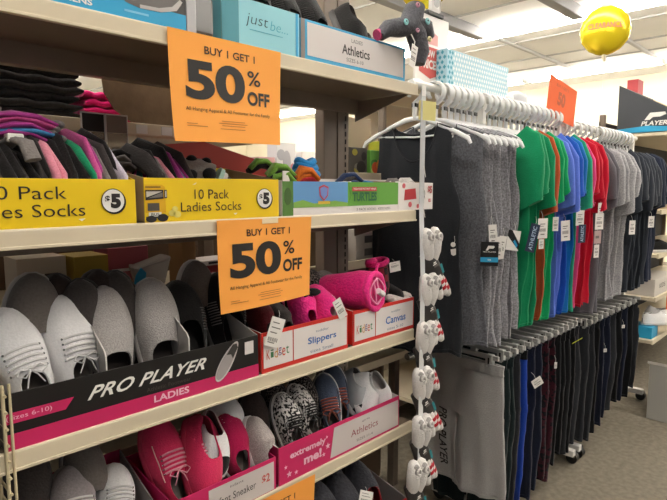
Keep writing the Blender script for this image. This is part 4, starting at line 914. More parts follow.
# ------------------------------------------------------------------ clothes racks
RY = 1.2
def rack(label, x0, x1, zu, zl, ups):
    t = thing('garment_rack', label, 'clothes rack', ((x0+x1)/2, RY, 0), 'double rail clothes racks'); T = Matrix.Translation((-(x0+x1)/2, -RY, 0))
    for nm, z in (('upper_rail', zu), ('lower_rail', zl)):
        b = MB(); b.cyl((x0, RY, z), (x1, RY, z), .015 if nm[0] == 'u' else .013, STEELW if nm[0] == 'u' else CHROME, 14, T); b.build(nm, t)
    for ux in ups:
        b = MB(); b.box(ux-.014, ux+.014, RY-.014, RY+.014, .07, zu, STEELW, .003, T); b.build('upright', t)
        b = MB(); b.box(ux-.02, ux+.02, RY-.17, RY+.20, .05, .085, STEELW, .004, T); fo = b.build('foot', t)
        for yy in (RY-.15, RY+.18):
            b = MB(); b.cyl((ux+.012, yy, .03), (ux+.05, yy, .03), .03, BLKP, 18, T); b.cyl((ux+.02, yy, .05), (ux+.02, yy, .075), .01, BLKP, 8, T); b.box(ux+.0, ux+.055, yy-.018, yy+.018, .035, .066, BLKP, .006, T); b.build('caster', fo)
ZA, ZB, LA, LB = 1.872, 1.842, .865, .835
rack('chrome double rail garment rack nearest the shoe shelves', 1.62, 2.93, ZA, LA, (2.12, 2.915))
rack('chrome double rail garment rack farther along, holding grey and charcoal shirts', 2.96, 4.24, ZB, LB, (3.0, 4.17))

def make_hanger(M, label, group):
    t = thing('shirt_hanger', label, 'hanger', group=group, M=M)
    b = MB(); r = .033
    b.sweep([(0, .0+r*cos(a), r*sin(a)-.009) for a in [-.75+i*(PI+.75)/12 for i in range(13)]] + [(0, -r, -.022), (0, -.018, -.044), (0, 0, -.058), (0, 0, -.122)], .0185, .0060, HANGM, 8, (1, 0, 0)); b.build('hook', t)
    b = MB()
    for sg in (-1, 1): b.sweep([(0, 0, -.115), (0, sg*.04, -.121), (0, sg*.10, -.145), (0, sg*.165, -.175), (0, sg*.205, -.197), (0, sg*.215, -.215)], [.005, .006, .006, .006, .006, .004], [.008, .010, .009, .009, .009, .006], HANGM, 8, (1, 0, 0))
    b.sweep([(0, -.16, -.177), (0, 0, -.184), (0, .16, -.177)], .003, .004, HANGM, 6, (1, 0, 0)); b.build('arms', t)
    b = MB(); b.box(-.013, .013, -.009, .009, -.074, -.060, BLKP, .002); b.build('size_mark', t)
    return t

def body_mesh(b, m, LEN, hem_w, chest_w, tank, seed, ph, wave=1., hemT=.016):
    rr = random.Random(seed); p1, p2, p3 = ph+rr.uniform(-.35, .35), ph*1.7+rr.uniform(-.35, .35), rr.uniform(0, 6)
    nu, nv = 64, 34; sd_ = (seed % 97)*.731
    wt = .145 if chest_w < .19 else .188
    def w(v):
        if tank:
            return lerp(hem_w, chest_w, min(1, v/.62)) if v < .62 else lerp(chest_w, wt, sstep(.62, .86, v))
        return lerp(hem_w, chest_w, min(1, v/.7)) if v < .72 else lerp(chest_w, .196, sstep(.72, 1., v))
    def top(s, front):
        y = abs(s)*(wt if tank else .196); z = LEN-.55*max(0, y-.06)*.7
        nk = .085 if tank else .072
        if y < nk: z -= ((.15 if front else .05) if tank else (.085 if front else .018))*math.sqrt(max(0, 1-(y/nk)**2))
        return z
    rows = []
    for j in range(nv+1):
        v = j/nv; row = []
        for i in range(nu):
            a = 2*PI*i/nu; s = cos(a); fr = sin(a) < 0
            tt = (.004+hemT*(1-v)**.8)*(1+.35*sin(3*a+p3+2*v)*(1-v))
            A = .021*wave*(1-v)**.6+.002
            fo = NZ.noise(Vector((s*2.6+sd_, v*1.1, sd_*.37)))*1.3 + NZ.noise(Vector((s*6.5-sd_, v*1.6, 3.1)))*.75
            x = tt*math.copysign(abs(sin(a))**.7, sin(a)) + A*(sin(s*5+p1+v*1.2)*.35+fo)
            y = s*(w(v) + .016*(1-v)**.5*NZ.noise(Vector((sd_*2.3, v*3.0, s*.8)))*1.4) 
            row.append((x, y, v*top(s, fr) - (.006*sin(4*a+p1) if j == 0 else 0)))
        rows.append(row)
    b.grid(rows, m, cu=True)
    for fr in (0, 1):      # hem band
        pass
    b.sweep([Vector(p)+Vector((0, 0, .012)) for p in rows[0]], .0016, .0016, m, 4, (0, 0, 1), closed=True)
    if tank:   # neck and arm binding
        b.sweep([Vector(rows[-1][i]) for i in range(nu)], .003, .003, m, 5, (0, 0, 1), closed=True)
    else:
        nk = [Vector(rows[-1][i]) for i in range(nu) if abs(rows[-1][i][1]) < .074]
    return rows
def sleeve(b, m, sg, LEN, seed, length=1., rx=.024):
    rr = random.Random(seed); q = rr.uniform(-.012, .012)
    P = [(-.0, sg*.135, LEN-.055), (0, sg*.170, LEN-.085), (q*.5, sg*(.196), LEN-.14), (q, sg*(.207), LEN-.14-.07*length), (q*1.5, sg*.211, LEN-.14-.155*length), (q*1.6, sg*.212, LEN-.14-.19*length)]
    ra = [.012, .018, rx, rx*1.05, rx*1.15, rx*1.2]; rb = [.072, .078, .070, .064, .061, .063]
    P = [tuple(Vector(p)) for p in P]
    kk = len(b.v); b.sweep(P, ra, rb, m, 22, (1, 0, 0), cap=False, power=.85)
    e = [Vector(p) for p in P[-2:]]
    b.sweep([e[1], e[0]+Vector((0, 0, .03))], [rx*1.1, rx*.9], [.058, .052], m, 18, (1, 0, 0), cap=True, power=.85)
    b.sweep([e[1]+Vector((0, 0, .018)), e[1]+Vector((0, 0, .016))], [rx*1.23]*2, [.065]*2, m, 18, (1, 0, 0), cap=False, power=.85)

HANG_N = 'shirts on the upper rails'
hsrc = None
def put_hanger(x, zr, rz, dy, what):
    global hsrc
    M = Matrix.Translation((x, RY+dy, zr)) @ Matrix.Rotation(rz, 4, 'Z')
    lb = 'white hanger of the ' + what
    if hsrc is None: hsrc = make_hanger(M, lb, 'white hangers on the upper rails')
    else: copy_thing(hsrc, M, lb)
def shirt_tag(t, y, z, w, h, x=-.03, kind='white', face=55, tilt=0., name='hang_tag'):
    a = math.radians(face)   # direction the card faces: between the aisle (-y) and the near end (-x)
    u = Vector((sin(a), -cos(a)*1., 0)); u = Vector((cos(math.radians(90-face)), -sin(math.radians(90-face)), 0))
    M = frame((x, y, z), u, (0, 0, 1)) @ Matrix.Rotation(math.radians(tilt), 4, 'Z')
    b = MB(); I = Matrix.Identity(4)
    if kind == 'white':
        b.box(-w/2, w/2, -h, 0, 0, .001, WHITE, 0)
        for k in range(8): b.rect(-w*.34+k*w*.085, -h*.66, w*.045, h*.16, card('print_grey', '#6d6762'), I, .001, .0002)
        b.rect(-w*.3, -h*.3, w*.55, h*.04, card('print_grey', '#6d6762'), I, .001, .0002); b.rect(-w*.3, -h*.4, w*.4, h*.03, card('print_grey', '#6d6762'), I, .001, .0002); b.rect(-w*.2, -h*.82, w*.4, h*.05, card('print_grey', '#6d6762'), I, .001, .0002)
    elif kind == 'player':
        b.box(-w/2, w/2, -h, 0, 0, .001, BLKCARD, 0); b.poly([(-w*.22, -h*.36), (-w*.08, -h*.16), (w*.26, -h*.16), (w*.28, -h*.22), (w*.2, -h*.28), (-w*.02, -h*.28), (-w*.1, -h*.36)], INKW, I, .001, .0003)
        b.text('PRO PLAYER', -w*.36, -h*.44, w*.72, h*.05, INKW, I, .02, n0=.0014); b.rect(-w/2, -h*.84, w, h*.2, BLUEC, I, .001, .0003); b.text('TANK', -w*.1, -h*.78, w*.2, h*.07, INKW, I, .02, n0=.0016)
    elif kind == 'athletic':
        NV = card('navy_card', '#1d2c45', .4); b.box(-w/2, w/2, -h, 0, 0, .001, NV, 0)
        b.text('ATHLETIC', w*.22, -h*.93, h*.84, w*.42, card('pale_blue_ink', '#b7cbe0'), I, .02, n0=.0014, rot=PI/2)
    elif kind == 'sash':
        b.box(-w/2, w/2, -h, 0, 0, .001, WHITE, 0); b.poly([(-w*.5, -h*.0), (-w*.2, 0), (w*.5, -h*.62), (w*.5, -h*.95), (-w*.5, -h*.3)], BLKCARD, I, .001, .0003); b.poly([(w*.1, -h*.45), (w*.4, -h*.72), (w*.3, -h*.85), (w*.0, -h*.55)], BLUEC, I, .0014, .0003)
    elif kind == 'disc':
        b.poly([(w/2*cos(2*PI*i/20), w/2*sin(2*PI*i/20)) for i in range(20)], WHITE, I, 0, .001); b.poly([(-w*.5, -h*.6), (w*.6, -h*.45), (w*.62, -h*1.2), (w*.1, -h*1.35), (-w*.35, -h*1.2)], WHITE, I, 0, .001)
    elif kind == 'tan':
        b.box(-w/2, w/2, -h, 0, 0, .001, card('rose_tag', '#b9a09c'), 0); b.rect(-w*.3, -h*.6, w*.5, h*.2, card('print_grey', '#6d6762'), I, .001, .0002)
    b.tube([(0, -.004, .0), (.004, .014, -.006), (0, .03, -.012)], .0007, WHITE, 4)
    o = b.build(name, t, M)
    return o
SHC = dict(black=cloth('shirt_black', '#25272b', .12), dheath=cloth('shirt_dark_heather', '#595a5f', .4, 150), heath=cloth('shirt_grey_heather', '#8e8d91', .45, 150), green=cloth('shirt_green', '#14895a', .08), green2=cloth('shirt_bright_green', '#119c60', .08), orange=cloth('shirt_rust', '#b5502a', .08),
           peri=cloth('shirt_periwinkle', '#5a76d0', .08), royal=cloth('shirt_royal_blue', '#1f58b8', .08), blue=cloth('shirt_blue', '#1169b0', .08), teal=cloth('shirt_teal_green', '#2fa07c', .08), pink=cloth('shirt_pink', '#d9427e', .08), red=cloth('shirt_red', '#c0142f', .08),
           dgrey=cloth('shirt_dark_grey', '#646268', .12), lgrey=cloth('shirt_light_heather', '#a3a2a4', .3, 150), char=cloth('shirt_charcoal', '#333840', .15), navy=cloth('shirt_navy', '#23293a', .12))
def shirt(x, col, label, tank=False, rz=0., tags=(), what=None, dl=0., dy=0.):
    zr = ZA if x < 2.94 else ZB; LEN = .84+dl; hem = zr-.125-LEN
    t = thing('tank_top' if tank else 't_shirt', label, 'shirt', group=HANG_N, M=Matrix.Translation((x, RY+dy, hem)) @ Matrix.Rotation(-rz, 4, 'Z'))
    b = MB(); sd = int(x*1000); m = SHC[col]
    body_mesh(b, m, LEN, (.195 if col == 'black' else .218) if tank else .205, (.185 if col == 'black' else .208) if tank else .212, tank, sd, x*5.)
    o1 = Vector((sd*.23, sd*.11, 0)); b.deform(lambda v: v + (NZ.noise_vector(v*5+o1)*.012+NZ.noise_vector(v*17-o1)*.005)*(1-sstep(LEN-.22, LEN-.04, v.z)))
    b.build('body', t)
    if not tank:
        for sg in (-1, 1):
            b = MB(); sleeve(b, m, sg, LEN, sd+sg, 1.+.22*sin(x*31)); b.deform(lambda v: v + Vector((0, 0, .35*(v.y-sg*.21)*sg*sstep(LEN-.1, LEN-.3, v.z)))); b.crumple(.016, 9, sd*.37); b.crumple(.006, 26, sd*.11); b.build('sleeve', t)
    for k in tags: shirt_tag(t, **k)
    put_hanger(x, zr, -rz, dy, what or label.split(',')[0])
    return t
rr = random.Random(5)
shirt(1.685, 'black', 'black tank top at the very front of the rack, behind the clear strip', True, math.radians(-13), (dict(y=-.17, z=.42, w=.018, h=.03, x=-.03, kind='disc', face=0),), 'black tank top at the front', .03, .03)
ordn = ['first', 'second', 'third', 'fourth', 'fifth', 'sixth', 'seventh', 'eighth']
shirt(1.775, 'dheath', 'dark heather tank top just behind the black one with a black and blue tag', True, math.radians(-10), (dict(y=-.235, z=.40, w=.062, h=.088, x=-.03, kind='player', face=22),), 'dark heather tank top')
for i, x in enumerate((1.835, 1.88, 1.925, 1.97, 2.015, 2.06)):
    tg = []
    if i == 0: tg = [dict(y=-.225, z=.47, w=.03, h=.075, face=40, tilt=4)]
    if i in (1, 2): tg = [dict(y=-.225, z=.43, w=.03, h=.085, face=50, tilt=6 if i == 1 else -8)]
    if i == 4: tg = [dict(y=-.228, z=.435, w=.055, h=.078, kind='sash', face=55, tilt=-8)]
    shirt(x, 'heath', 'grey heather tank top, %s of the six grey ones counting from the dark heather one' % ordn[i], True, math.radians(rr.uniform(-7, -2)), tg, '%s grey heather tank top' % ordn[i], rr.uniform(-.02, .02))
for i, (x, c) in enumerate(((2.135, 'green'), (2.185, 'green'), (2.235, 'green'))):
    tg = [dict(y=-.255, z=.45, w=.045, h=.115, kind='athletic', face=60, tilt=-14)] if i == 0 else ([dict(y=-.258, z=.47, w=.056, h=.082, face=68), dict(y=-.255, z=.385, w=.03, h=.04, face=70)] if i == 1 else [])
    shirt(x, c, 'green tee, %s of the three green ones right after the grey tank tops' % ordn[i], False, math.radians(rr.uniform(-6, 0)), tg, '%s green tee' % ordn[i])
shirt(2.285, 'orange', 'rust orange tee squeezed between the green tees', False, math.radians(-3), (), None, -.01)
for i, x in enumerate((2.335, 2.39)): shirt(x, 'green2', 'bright green tee, %s of the two following the rust orange one' % ordn[i], False, math.radians(-4), [dict(y=-.25, z=.47, w=.03, h=.06, face=60)] if i == 0 else [], '%s bright green tee' % ordn[i])
for i, x in enumerate((2.445, 2.495)): shirt(x, 'peri', 'periwinkle blue tee, %s of the pair after the bright green tees' % ordn[i], False, math.radians(-3), [dict(y=-.25, z=.45, w=.05, h=.09, face=62, tilt=4)] if i == 0 else [], '%s periwinkle tee' % ordn[i])
for i, x in enumerate((2.555, 2.61)): shirt(x, 'royal' if i == 0 else 'blue', ('royal blue tee right after the periwinkle pair', 'strong blue tee, navy tagged, between royal blue and teal')[i], False, math.radians(-4), ([], [dict(y=-.25, z=.49, w=.058, h=.07, face=70), dict(y=-.262, z=.425, w=.052, h=.085, kind='athletic', face=70)])[i])
shirt(2.665, 'teal', 'teal green tee showing as a thin sliver before the pink one', False, 0, ())
shirt(2.715, 'pink', 'pink tee hanging before the red tees', False, 0, ())
for i, x in enumerate((2.77, 2.825, 2.875)): 
    shirt(x, 'red', 'red tee, %s of the three red ones after the pink tee' % ordn[i], False, math.radians(rr.uniform(-5, 0)), ([], [dict(y=-.262, z=.47, w=.062, h=.08, face=68), dict(y=-.258, z=.385, w=.052, h=.065, kind='tan', face=68), dict(y=-.256, z=.315, w=.036, h=.065, face=66)], [dict(y=-.25, z=.52, w=.03, h=.10, face=55)])[i], '%s red tee' % ordn[i])
for i, x in enumerate((2.99, 3.05)): shirt(x, 'dgrey', 'dark grey tee, %s of the pair after the red tees' % ordn[i], False, math.radians(-5), (), '%s dark grey tee' % ordn[i], .05)
for i, x in enumerate((3.15, 3.23, 3.31, 3.40)): shirt(x, 'lgrey', 'light heather grey tee, %s of the four after the dark grey pair' % ordn[i], False, math.radians(rr.uniform(-6, 0)), [dict(y=-.25, z=.44, w=.05, h=.08, face=64)] if i == 3 else [], '%s light heather tee' % ordn[i])
for i, x in enumerate((3.50, 3.56, 3.62, 3.68, 3.74, 3.80, 3.87)): shirt(x, 'char', 'charcoal tee, %s of the seven after the light heather tees' % ordn[i], False, math.radians(rr.uniform(-6, 0)), [dict(y=-.25, z=.45, w=.045, h=.07, face=60)] if i == 5 else [], '%s charcoal tee' % ordn[i])
for i, x in enumerate((3.93, 4.0, 4.07)): shirt(x, 'navy', 'navy tee, %s of the three at the far end of the racks' % ordn[i], False, math.radians(rr.uniform(-6, 0)), (), '%s navy tee' % ordn[i], -.02)

# ------------------------------------------------------------------ trousers on the lower rails
PC = dict(grey=cloth('pants_grey_sweat', '#acabA9', .12, 300), dgreen=cloth('pants_dark_green', '#1f2b2c', .2), blue=cloth('pants_royal_blue', '#1a3f9e', .1), navy=cloth('pants_navy', '#1d2233', .2), maroon=cloth('pants_maroon_print', '#3b1420', .1, pattern='spots', c2='#141218', pscale=45), black=cloth('pants_black', '#17181b', .2), char=cloth('pants_charcoal', '#2e3034', .2))
psrc = None
def clip_hanger(x, zl, rz, what):
    global psrc
    M = Matrix.Translation((x, RY, zl)) @ Matrix.Rotation(rz, 4, 'Z'); lb = 'grey clip hanger for ' + what
    if psrc is None:
        t = thing('clip_hanger', lb, 'hanger', group='clip hangers on the lower rails', M=M); psrc = t
        b = MB(); r = .022
        b.sweep([(0, r*cos(a), r*sin(a)-.008) for a in [-.75+i*(PI+.75)/10 for i in range(11)]] + [(0, -.012, -.034), (0, 0, -.046)], .005, .0045, GHANG, 8, (1, 0, 0)); b.build('hook', t)
        b = MB(); b.box(-.006, .006, -.19, .19, -.060, -.040, GHANG, .003); b.build('bar', t)
        for sg in (-1, 1):
            b = MB(); b.box(-.012, .012, sg*.15-.016, sg*.15+.016, -.094, -.038, GHANG, .004); b.box(-.0135, -.011, sg*.15-.004, sg*.15+.004, -.080, -.050, BLKP, .001); b.build('clip', t)
    else: copy_thing(psrc, M, lb)
def pants(x, col, label, what, length=.72, rz=0., wl=.10, wb=.075, text=None, tagk=None, dy=0., zoff=0., waistm=None, half=.178):
    zl = LA if x < 2.94 else LB; top = zl-.080+zoff; hem = top-length; m = PC[col]; sd = int(x*977); q = random.Random(sd)
    t = thing('trousers', label, 'trousers', group='trousers on the lower rails', M=Matrix.Translation((x, RY+dy, hem)) @ Matrix.Rotation(rz, 4, 'Z'))
    Lg = length
    b = MB(); rows = []
    for j in range(5):
        z = Lg-.042*(1-j/4); row = []
        for i in range(60):
            a = 2*PI*i/60; row.append((.017*math.copysign(abs(sin(a))**.6, sin(a))*(1+.30*sin(i*PI/1.5)*(1 if 0 < j < 4 else .3)), half*cos(a)*(1-.01*sin(j)), z))
        rows.append(row)
    b.grid(rows, waistm or m, cu=True); b.grid([[(p[0]*.7, p[1]*.97, p[2]) for p in rows[-1]], [(p[0]*.6, p[1]*.95, p[2]-.03) for p in rows[-1]]], waistm or m, cu=True); b.grid([rows[-1], [(p[0]*.7, p[1]*.97, p[2]) for p in rows[-1]]], waistm or m, cu=True); b.build('waistband', t)
    b = MB(); cr = Lg-.27 if Lg > .6 else Lg-.25; p1, p2 = q.uniform(0, 6), q.uniform(0, 6)
    def wav(y, z): k = (1-max(0, min(1, z/Lg))); return .024*(.35+k)*(NZ.noise(Vector((y*11+p1*9, z*1.8, p2)))*1.2+NZ.noise(Vector((y*26+p2*5, z*2.4, p1)))*.7)
    rows = []
    for j in range(9):
        z = lerp(Lg-.04, cr, j/8); row = []
        for i in range(44):
            a = 2*PI*i/44; y = lerp(half, half+.014, j/8)*cos(a); row.append((.018*math.copysign(abs(sin(a))**.65, sin(a))+wav(y, z), y, z))
        rows.append(row)
    b.grid(rows, m, cu=True)
    for sg in (-1, 1):
        rows = []
        for j in range(16):
            k = j/15; z = lerp(cr+.03, 0, k); hwid = lerp((half+.014)/2, wb, k); cy = sg*lerp((half+.014)/2, (half+.0)/2+.004, k); row = []
            for i in range(28):
                a = 2*PI*i/28; y = cy+hwid*cos(a); row.append(((.019-.002*k)*math.copysign(abs(sin(a))**.65, sin(a))+wav(y, z), y, z))
            rows.append(row)
        b.grid(rows, m, cu=True); b.add(rows[-1], [tuple(range(28))], m, False)
        b.sweep([Vector(p)+Vector((0, 0, .014)) for p in rows[-1]], .0015, .0015, m, 4, (0, 0, 1), closed=True)
    if text:
        b.text(text, .0, .0, .26, .042, BLACKINK, frame((-.034, .075, Lg-.24), (0, -.05, -1), (0, -1, 0)), .02, .2, n0=.001)
    b.crumple(.009, 4.5, sd*.17); b.crumple(.004, 19, sd*.3)
    b.build('legs', t)
    if tagk: shirt_tag(t, **tagk)
    clip_hanger(x, zl, rz, what)
    return t
pants(1.99, 'grey', 'light grey sweat shorts with black vertical lettering at the front of the lower rail', 'light grey sweat shorts', .575, math.radians(-3), text='PRO PLAYER', wb=.112, half=.215, zoff=.004)
seq = [(2.085, 'dgreen', 'dark green joggers just behind the light grey sweat shorts', None), (2.14, 'dgreen', 'dark green joggers, second pair behind the light grey sweat shorts', None), (2.20, 'char', 'charcoal joggers before the royal blue trousers', None),
       (2.275, 'blue', 'royal blue trousers with dark waistband on the lower rail', None), (2.36, 'navy', 'navy trousers with a white corner tag, first after the royal blue pair', dict(y=-.2, z=.60, w=.05, h=.04, face=60, tilt=30)), (2.43, 'navy', 'navy trousers, second after the royal blue pair', None),
       (2.50, 'maroon', 'maroon patterned trousers on the lower rail, first of the two', None), (2.565, 'maroon', 'maroon patterned trousers on the lower rail, second of the two', dict(y=-.2, z=.62, w=.014, h=.03, face=60)),
       (2.635, 'black', 'black trousers, first after the maroon patterned pairs', None), (2.70, 'black', 'black trousers, second after the maroon patterned pairs', None), (2.765, 'black', 'black trousers with a yellow flash, third after the maroon patterned pairs', None), (2.825, 'black', 'black trousers, fourth after the maroon patterned pairs', None), (2.88, 'char', 'charcoal trousers at the end of the nearer lower rail', None),
       (3.02, 'char', 'charcoal trousers, first on the farther lower rail', None), (3.10, 'char', 'charcoal trousers, second on the farther lower rail', None), (3.18, 'black', 'black trousers, third on the farther lower rail', None), (3.27, 'navy', 'navy trousers, fourth on the farther lower rail', dict(y=-.2, z=.48, w=.02, h=.02, face=60)), (3.37, 'navy', 'navy trousers, fifth on the farther lower rail', None),
       (3.47, 'char', 'charcoal trousers, sixth on the farther lower rail', None), (3.57, 'black', 'black trousers, seventh on the farther lower rail', dict(y=-.2, z=.50, w=.02, h=.02, face=60)), (3.68, 'navy', 'navy trousers, eighth on the farther lower rail', None), (3.79, 'black', 'black trousers, ninth on the farther lower rail', None), (3.90, 'char', 'charcoal trousers, last on the farther lower rail', None)]
for i, (x, c, lb, tk) in enumerate(seq):
    ln = .715 if x < 2.6 else (.66 if x < 3.3 else .60)
    tr = pants(x, c, lb, lb.split(',')[0].split(' with ')[0].replace(' on the lower rail', '')+((', '+lb.split(', ')[1]) if ', ' in lb else ''), ln+.02*sin(i*1.9), math.radians(-3+2*sin(i)), .1, .082, None, tk, waistm=PC['black'] if c == 'blue' else None)
    if 'yellow flash' in lb:
        b = MB(); b.poly([(0, 0), (.05, .028), (.053, .034), (.003, .006)], card('neon_yellow', '#d3dc2c'), frame((-.02, -.197, .60), (.75, -.6, 0), (0, 0, 1))); b.build('flash', tr)

# ------------------------------------------------------------------ above and behind the racks
t = thing('shelving_unit', 'tall cream shelving hidden behind the clothes racks, carrying the patterned box', 'shelf', (3.0, 1.9, 0))
b = MB(); 
for z in (.3, .8, 1.3, 2.045): b.box(-.56, 1.3, -.22, .3, z-.025, z, SHELF, .003)
b.build('shelf', t)
for x in (-.56, 1.26): b = MB(); b.box(x, x+.03, .1, .14, 0, 2.02, POSTM, .003); b.build('post', t)
b = MB(); b.box(-.56, 1.3, .3, .31, 0, 2.02, SHELF, 0); b.build('back_panel', t)
gD = None
t = thing('storage_box', 'pale blue patterned box standing above the hangers of the near rack', 'box', (3.02, 1.80, 2.045))
LAT = card('pale_blue_paper', '#a8d4e4', .5); LW = card('pattern_white', '#eef4f6', .5); LT = card('pattern_teal', '#3f9db5', .5)
b = MB(); b.box(-.36, .36, -.07, .12, 0, .225, LAT, .003)
I2 = FR(-.0705); 
for r_ in range(8):
    for c_ in range(26):
        x = -.345+c_*.0275+(.0137 if r_ % 2 else 0); z = .018+r_*.027
        if x > .345: continue
        b.poly([(x-.0105, z), (x, z+.012), (x+.0105, z), (x, z-.012)], LT if (c_ < 2) else LW, I2, .0002, .0004)
I3 = frame((-.3605, 0, 0), (0, -1, 0), (0, 0, 1))
for r_ in range(8):
    for c_ in range(6): 
        x = -.095+c_*.03+(.015 if r_ % 2 else 0); z = .018+r_*.027
        if -.11 < x < .065: b.poly([(x-.0105, z), (x, z+.012), (x+.0105, z), (x, z-.012)], LT, I3, .0002, .0004)
b.build('carton', t)
make_shoe('sneaker', 'grey and white sneaker lying right of the pale blue patterned box', 'shoe', Matrix.Translation((3.62, 1.72, 2.047)) @ Matrix.Rotation(PI*.97, 4, 'Z'), L=.27, W=.10, H=.08, up=mat('silver_mesh', '#b9bcbf', .6), sole=WSOLE, lining=LING, toecap=WHITEUP, open_t=.55)
t = thing('shop_sign', 'white board with a red PRICES badge left of the patterned box', 'sign', (2.62, 1.80, 2.045))
b = MB(); b.box(-.16, .16, 0, .012, 0, .40, mat('white_board', '#f0ece8', .5), .004); b.build('board', t)
b = MB(); BR = card('badge_red', '#cf5a55', .6); I = FR(0)
b.poly([(-.125, .23), (.075, .23), (.075, .09), (-.02, .06), (-.125, .09)], BR, I); b.text('PRICES', -.112, .112, .172, .05, INKW, I, .04, n0=.0016); b.text('LOW', -.075, .175, .10, .04, INKW, I, .03, n0=.0016)
b.poly([(-.10, .245), (.05, .245), (.05, .30), (-.02, .32), (-.10, .30)], card('badge_pink', '#e0a7a2', .6), I); b.build('badge', t)
b = MB(); b.box(-.06, .09, -.012, .02, .40, .42, BLKP, .003); b.build('clip', t)
b = MB(); b.box(-.03, .06, -.01, .01, .42, .53, mat('white_speaker', '#e6e3e0', .4), .02); b.poly([(.015+.03*cos(2*PI*i/20), .475+.03*sin(2*PI*i/20)) for i in range(20)], mat('pale_grey_disc', '#a9a8a8', .5), FR(-.011)); b.build('topper', t)

def balloon(name, label, c, r, text, tail):
    t = thing(name, label, 'balloon', c, 'yellow foil balloons'); FOIL = mat('yellow_foil', '#d9c11f', .22, metal=.45)
    d = Vector((c[0], c[1], 0)).normalized(); S = Vector((d.y, -d.x, 0)); M = Matrix(((S.x, d.x, 0, 0), (S.y, d.y, 0, 0), (0, 0, 1, 0), (0, 0, 0, 1)))
    b = MB(); rows = []
    for j in range(17):
        e = PI*j/16; row = []
        for i in range(40):
            a = 2*PI*i/40; rad = r*(1-.03*abs(sin(a*7))*sin(e)**6)
            row.append(M @ Vector((rad*sin(e)*cos(a), -cos(e)*r*.52, rad*sin(e)*sin(a)*1.03)))
        rows.append(row)
    b.grid(rows, FOIL, cu=True); b.build('foil', t)
    b = MB(); b.ball((0, 0, -r*1.06), .02, .015, .03, mat('pale_foil', '#efe9cf', .3), 10, 7); b.ball((.015, 0, -r*1.15), .028, .012, .02, mat('pale_foil', '#efe9cf', .3), 10, 7, wob=.5); nk = b.build('neck', t)
    b = MB(); b.tube([(0, 0, -r*1.1), (.01, 0, -r*1.1-tail*.3), (-.005, 0, -r*1.1-tail*.7), (0, 0, -r*1.1-tail)], .002, WHITE, 5); b.build('string', nk)
    if text:
        b = MB(); b.text(text, -r*.66, -r*.02, r*1.3, r*.24, card('balloon_red', '#d4605a'), Matrix.Identity(4), .02, n0=0)
        b.deform(lambda v: M @ Vector((v.x, -r*.54*math.sqrt(max(.05, 1-(v.x**2+v.y**2)/r**2))-.001, v.y))); b.build('lettering', t)
balloon('foil_balloon', 'yellow foil clearance balloon floating over the far rack', (4.65, 1.58, 2.725), .185, 'CLEARANCE', .62)
balloon('foil_balloon', 'yellow foil balloon cut off by the top edge of the picture', (2.88, 2.05, 2.765), .17, None, .5)

# orange sign on the rack joint
t = thing('rack_sign', 'orange half price sign clipped above the joint of the two racks', 'sign', (2.86, 1.17, 1.86))
OT = mat('translucent_orange', '#f2682c', .7); T = frame((0, 0, -.02), (1, -.12, -.2), (.2, 0, 1))
b = MB(); b.add([T @ Vector(p) for p in [(-.14, .0, 0), (.14, .01, 0), (.135, .20, 0), (-.145, .205, 0)]], [(0, 1, 2, 3)], OT, False); b.add([T @ Vector(p) for p in [(-.14, .0, -.001), (.14, .01, -.001), (.135, .20, -.001), (-.145, .205, -.001)]], [(3, 2, 1, 0)], OT, False)
b.text('50', -.05, .075, .075, .07, card('faded_orange_ink', '#c2551f'), T, .05); b.text('BUY 1 GET 1', -.075, .165, .12, .014, card('faded_orange_ink', '#c2551f'), T, .01); b.build('paper', t)
b = MB(); b.tube([(0, 0, -.0), (0, 0, .03)], .004, WHITE, 6); b.box(-.015, .015, -.008, .008, -.02, .015, WHITE, .003); b.build('clip', t)

# ------------------------------------------------------------------ shelving past the racks
t = thing('shelving_unit', 'cream shelving beyond the end of the clothes racks with boxed shoes', 'shelf', (5.0, 1.25, 0)); Tq = Matrix.Translation((-5.0, -1.25, 0))
for z in (.38, .70, 1.02, 1.34, 1.895):
    b = MB(); b.box(4.42, 6.4, 1.06, 1.5, z-.025, z, SHELF, .003, Tq); b.box(4.42, 6.4, 1.05, 1.062, z-.03, z+.006, SHELF, .003, Tq); b.build('shelf', t)
b = MB(); b.box(4.42, 6.4, 1.5, 1.51, 0, 2.0, mat('dark_back_panel', '#2a2827', .8), 0, Tq); b.build('back_panel', t)
for x in (4.42, 6.36):
    b = MB(); b.box(x, x+.035, 1.47, 1.51, 0, 2.05, POSTM, .003, Tq); b.build('post', t)
b = MB()
for k in range(3): b.box(4.47+k*.06, 4.50+k*.06, 1.045, 1.05, 1.868, 1.893, SLOT, 0, Tq)
b.build('rail_slots', t)
def pr_far(b, T, x0, x1, z0, z1):
    b.rect(x0, z0, x1-x0, .035, BLUEC, T); b.text('PLAYER', x0+.30, z0+.05, .24, .045, INKW, T, .03, .3)
    b.poly([(x0+.29, z0+.11), (x0+.34, z0+.175), (x0+.50, z0+.175), (x0+.51, z0+.155), (x0+.46, z0+.135), (x0+.37, z0+.135), (x0+.34, z0+.11)], INKW, T)
SLATE = card('slate_far', '#3d4045', .5)
t = carton('shoe_carton', 'dark grey shoe carton with a white emblem on top of the far shelving', 'box', 4.42, 5.3, 1.9, .145, .35, .36, SLATE, KRAFT, pr_far, y0=1.02)
b = MB(); T = Matrix.Translation(-t.location) @ frame((4.4195, 1.38, 1.9), (0, -1, 0), (0, 0, 1))
b.poly([(0, 0), (.36, 0), (.36, .03), (.2, .045), (0, .03)], BLUEC, T); b.text('PLAYER', .16, .045, .17, .032, INKW, T, .03, .25)
b.poly([(.18, .085), (.215, .135), (.31, .135), (.318, .118), (.28, .103), (.235, .103), (.215, .085)], INKW, T); b.build('printed_side', t)
gF = 'dark shoes in the far grey carton'
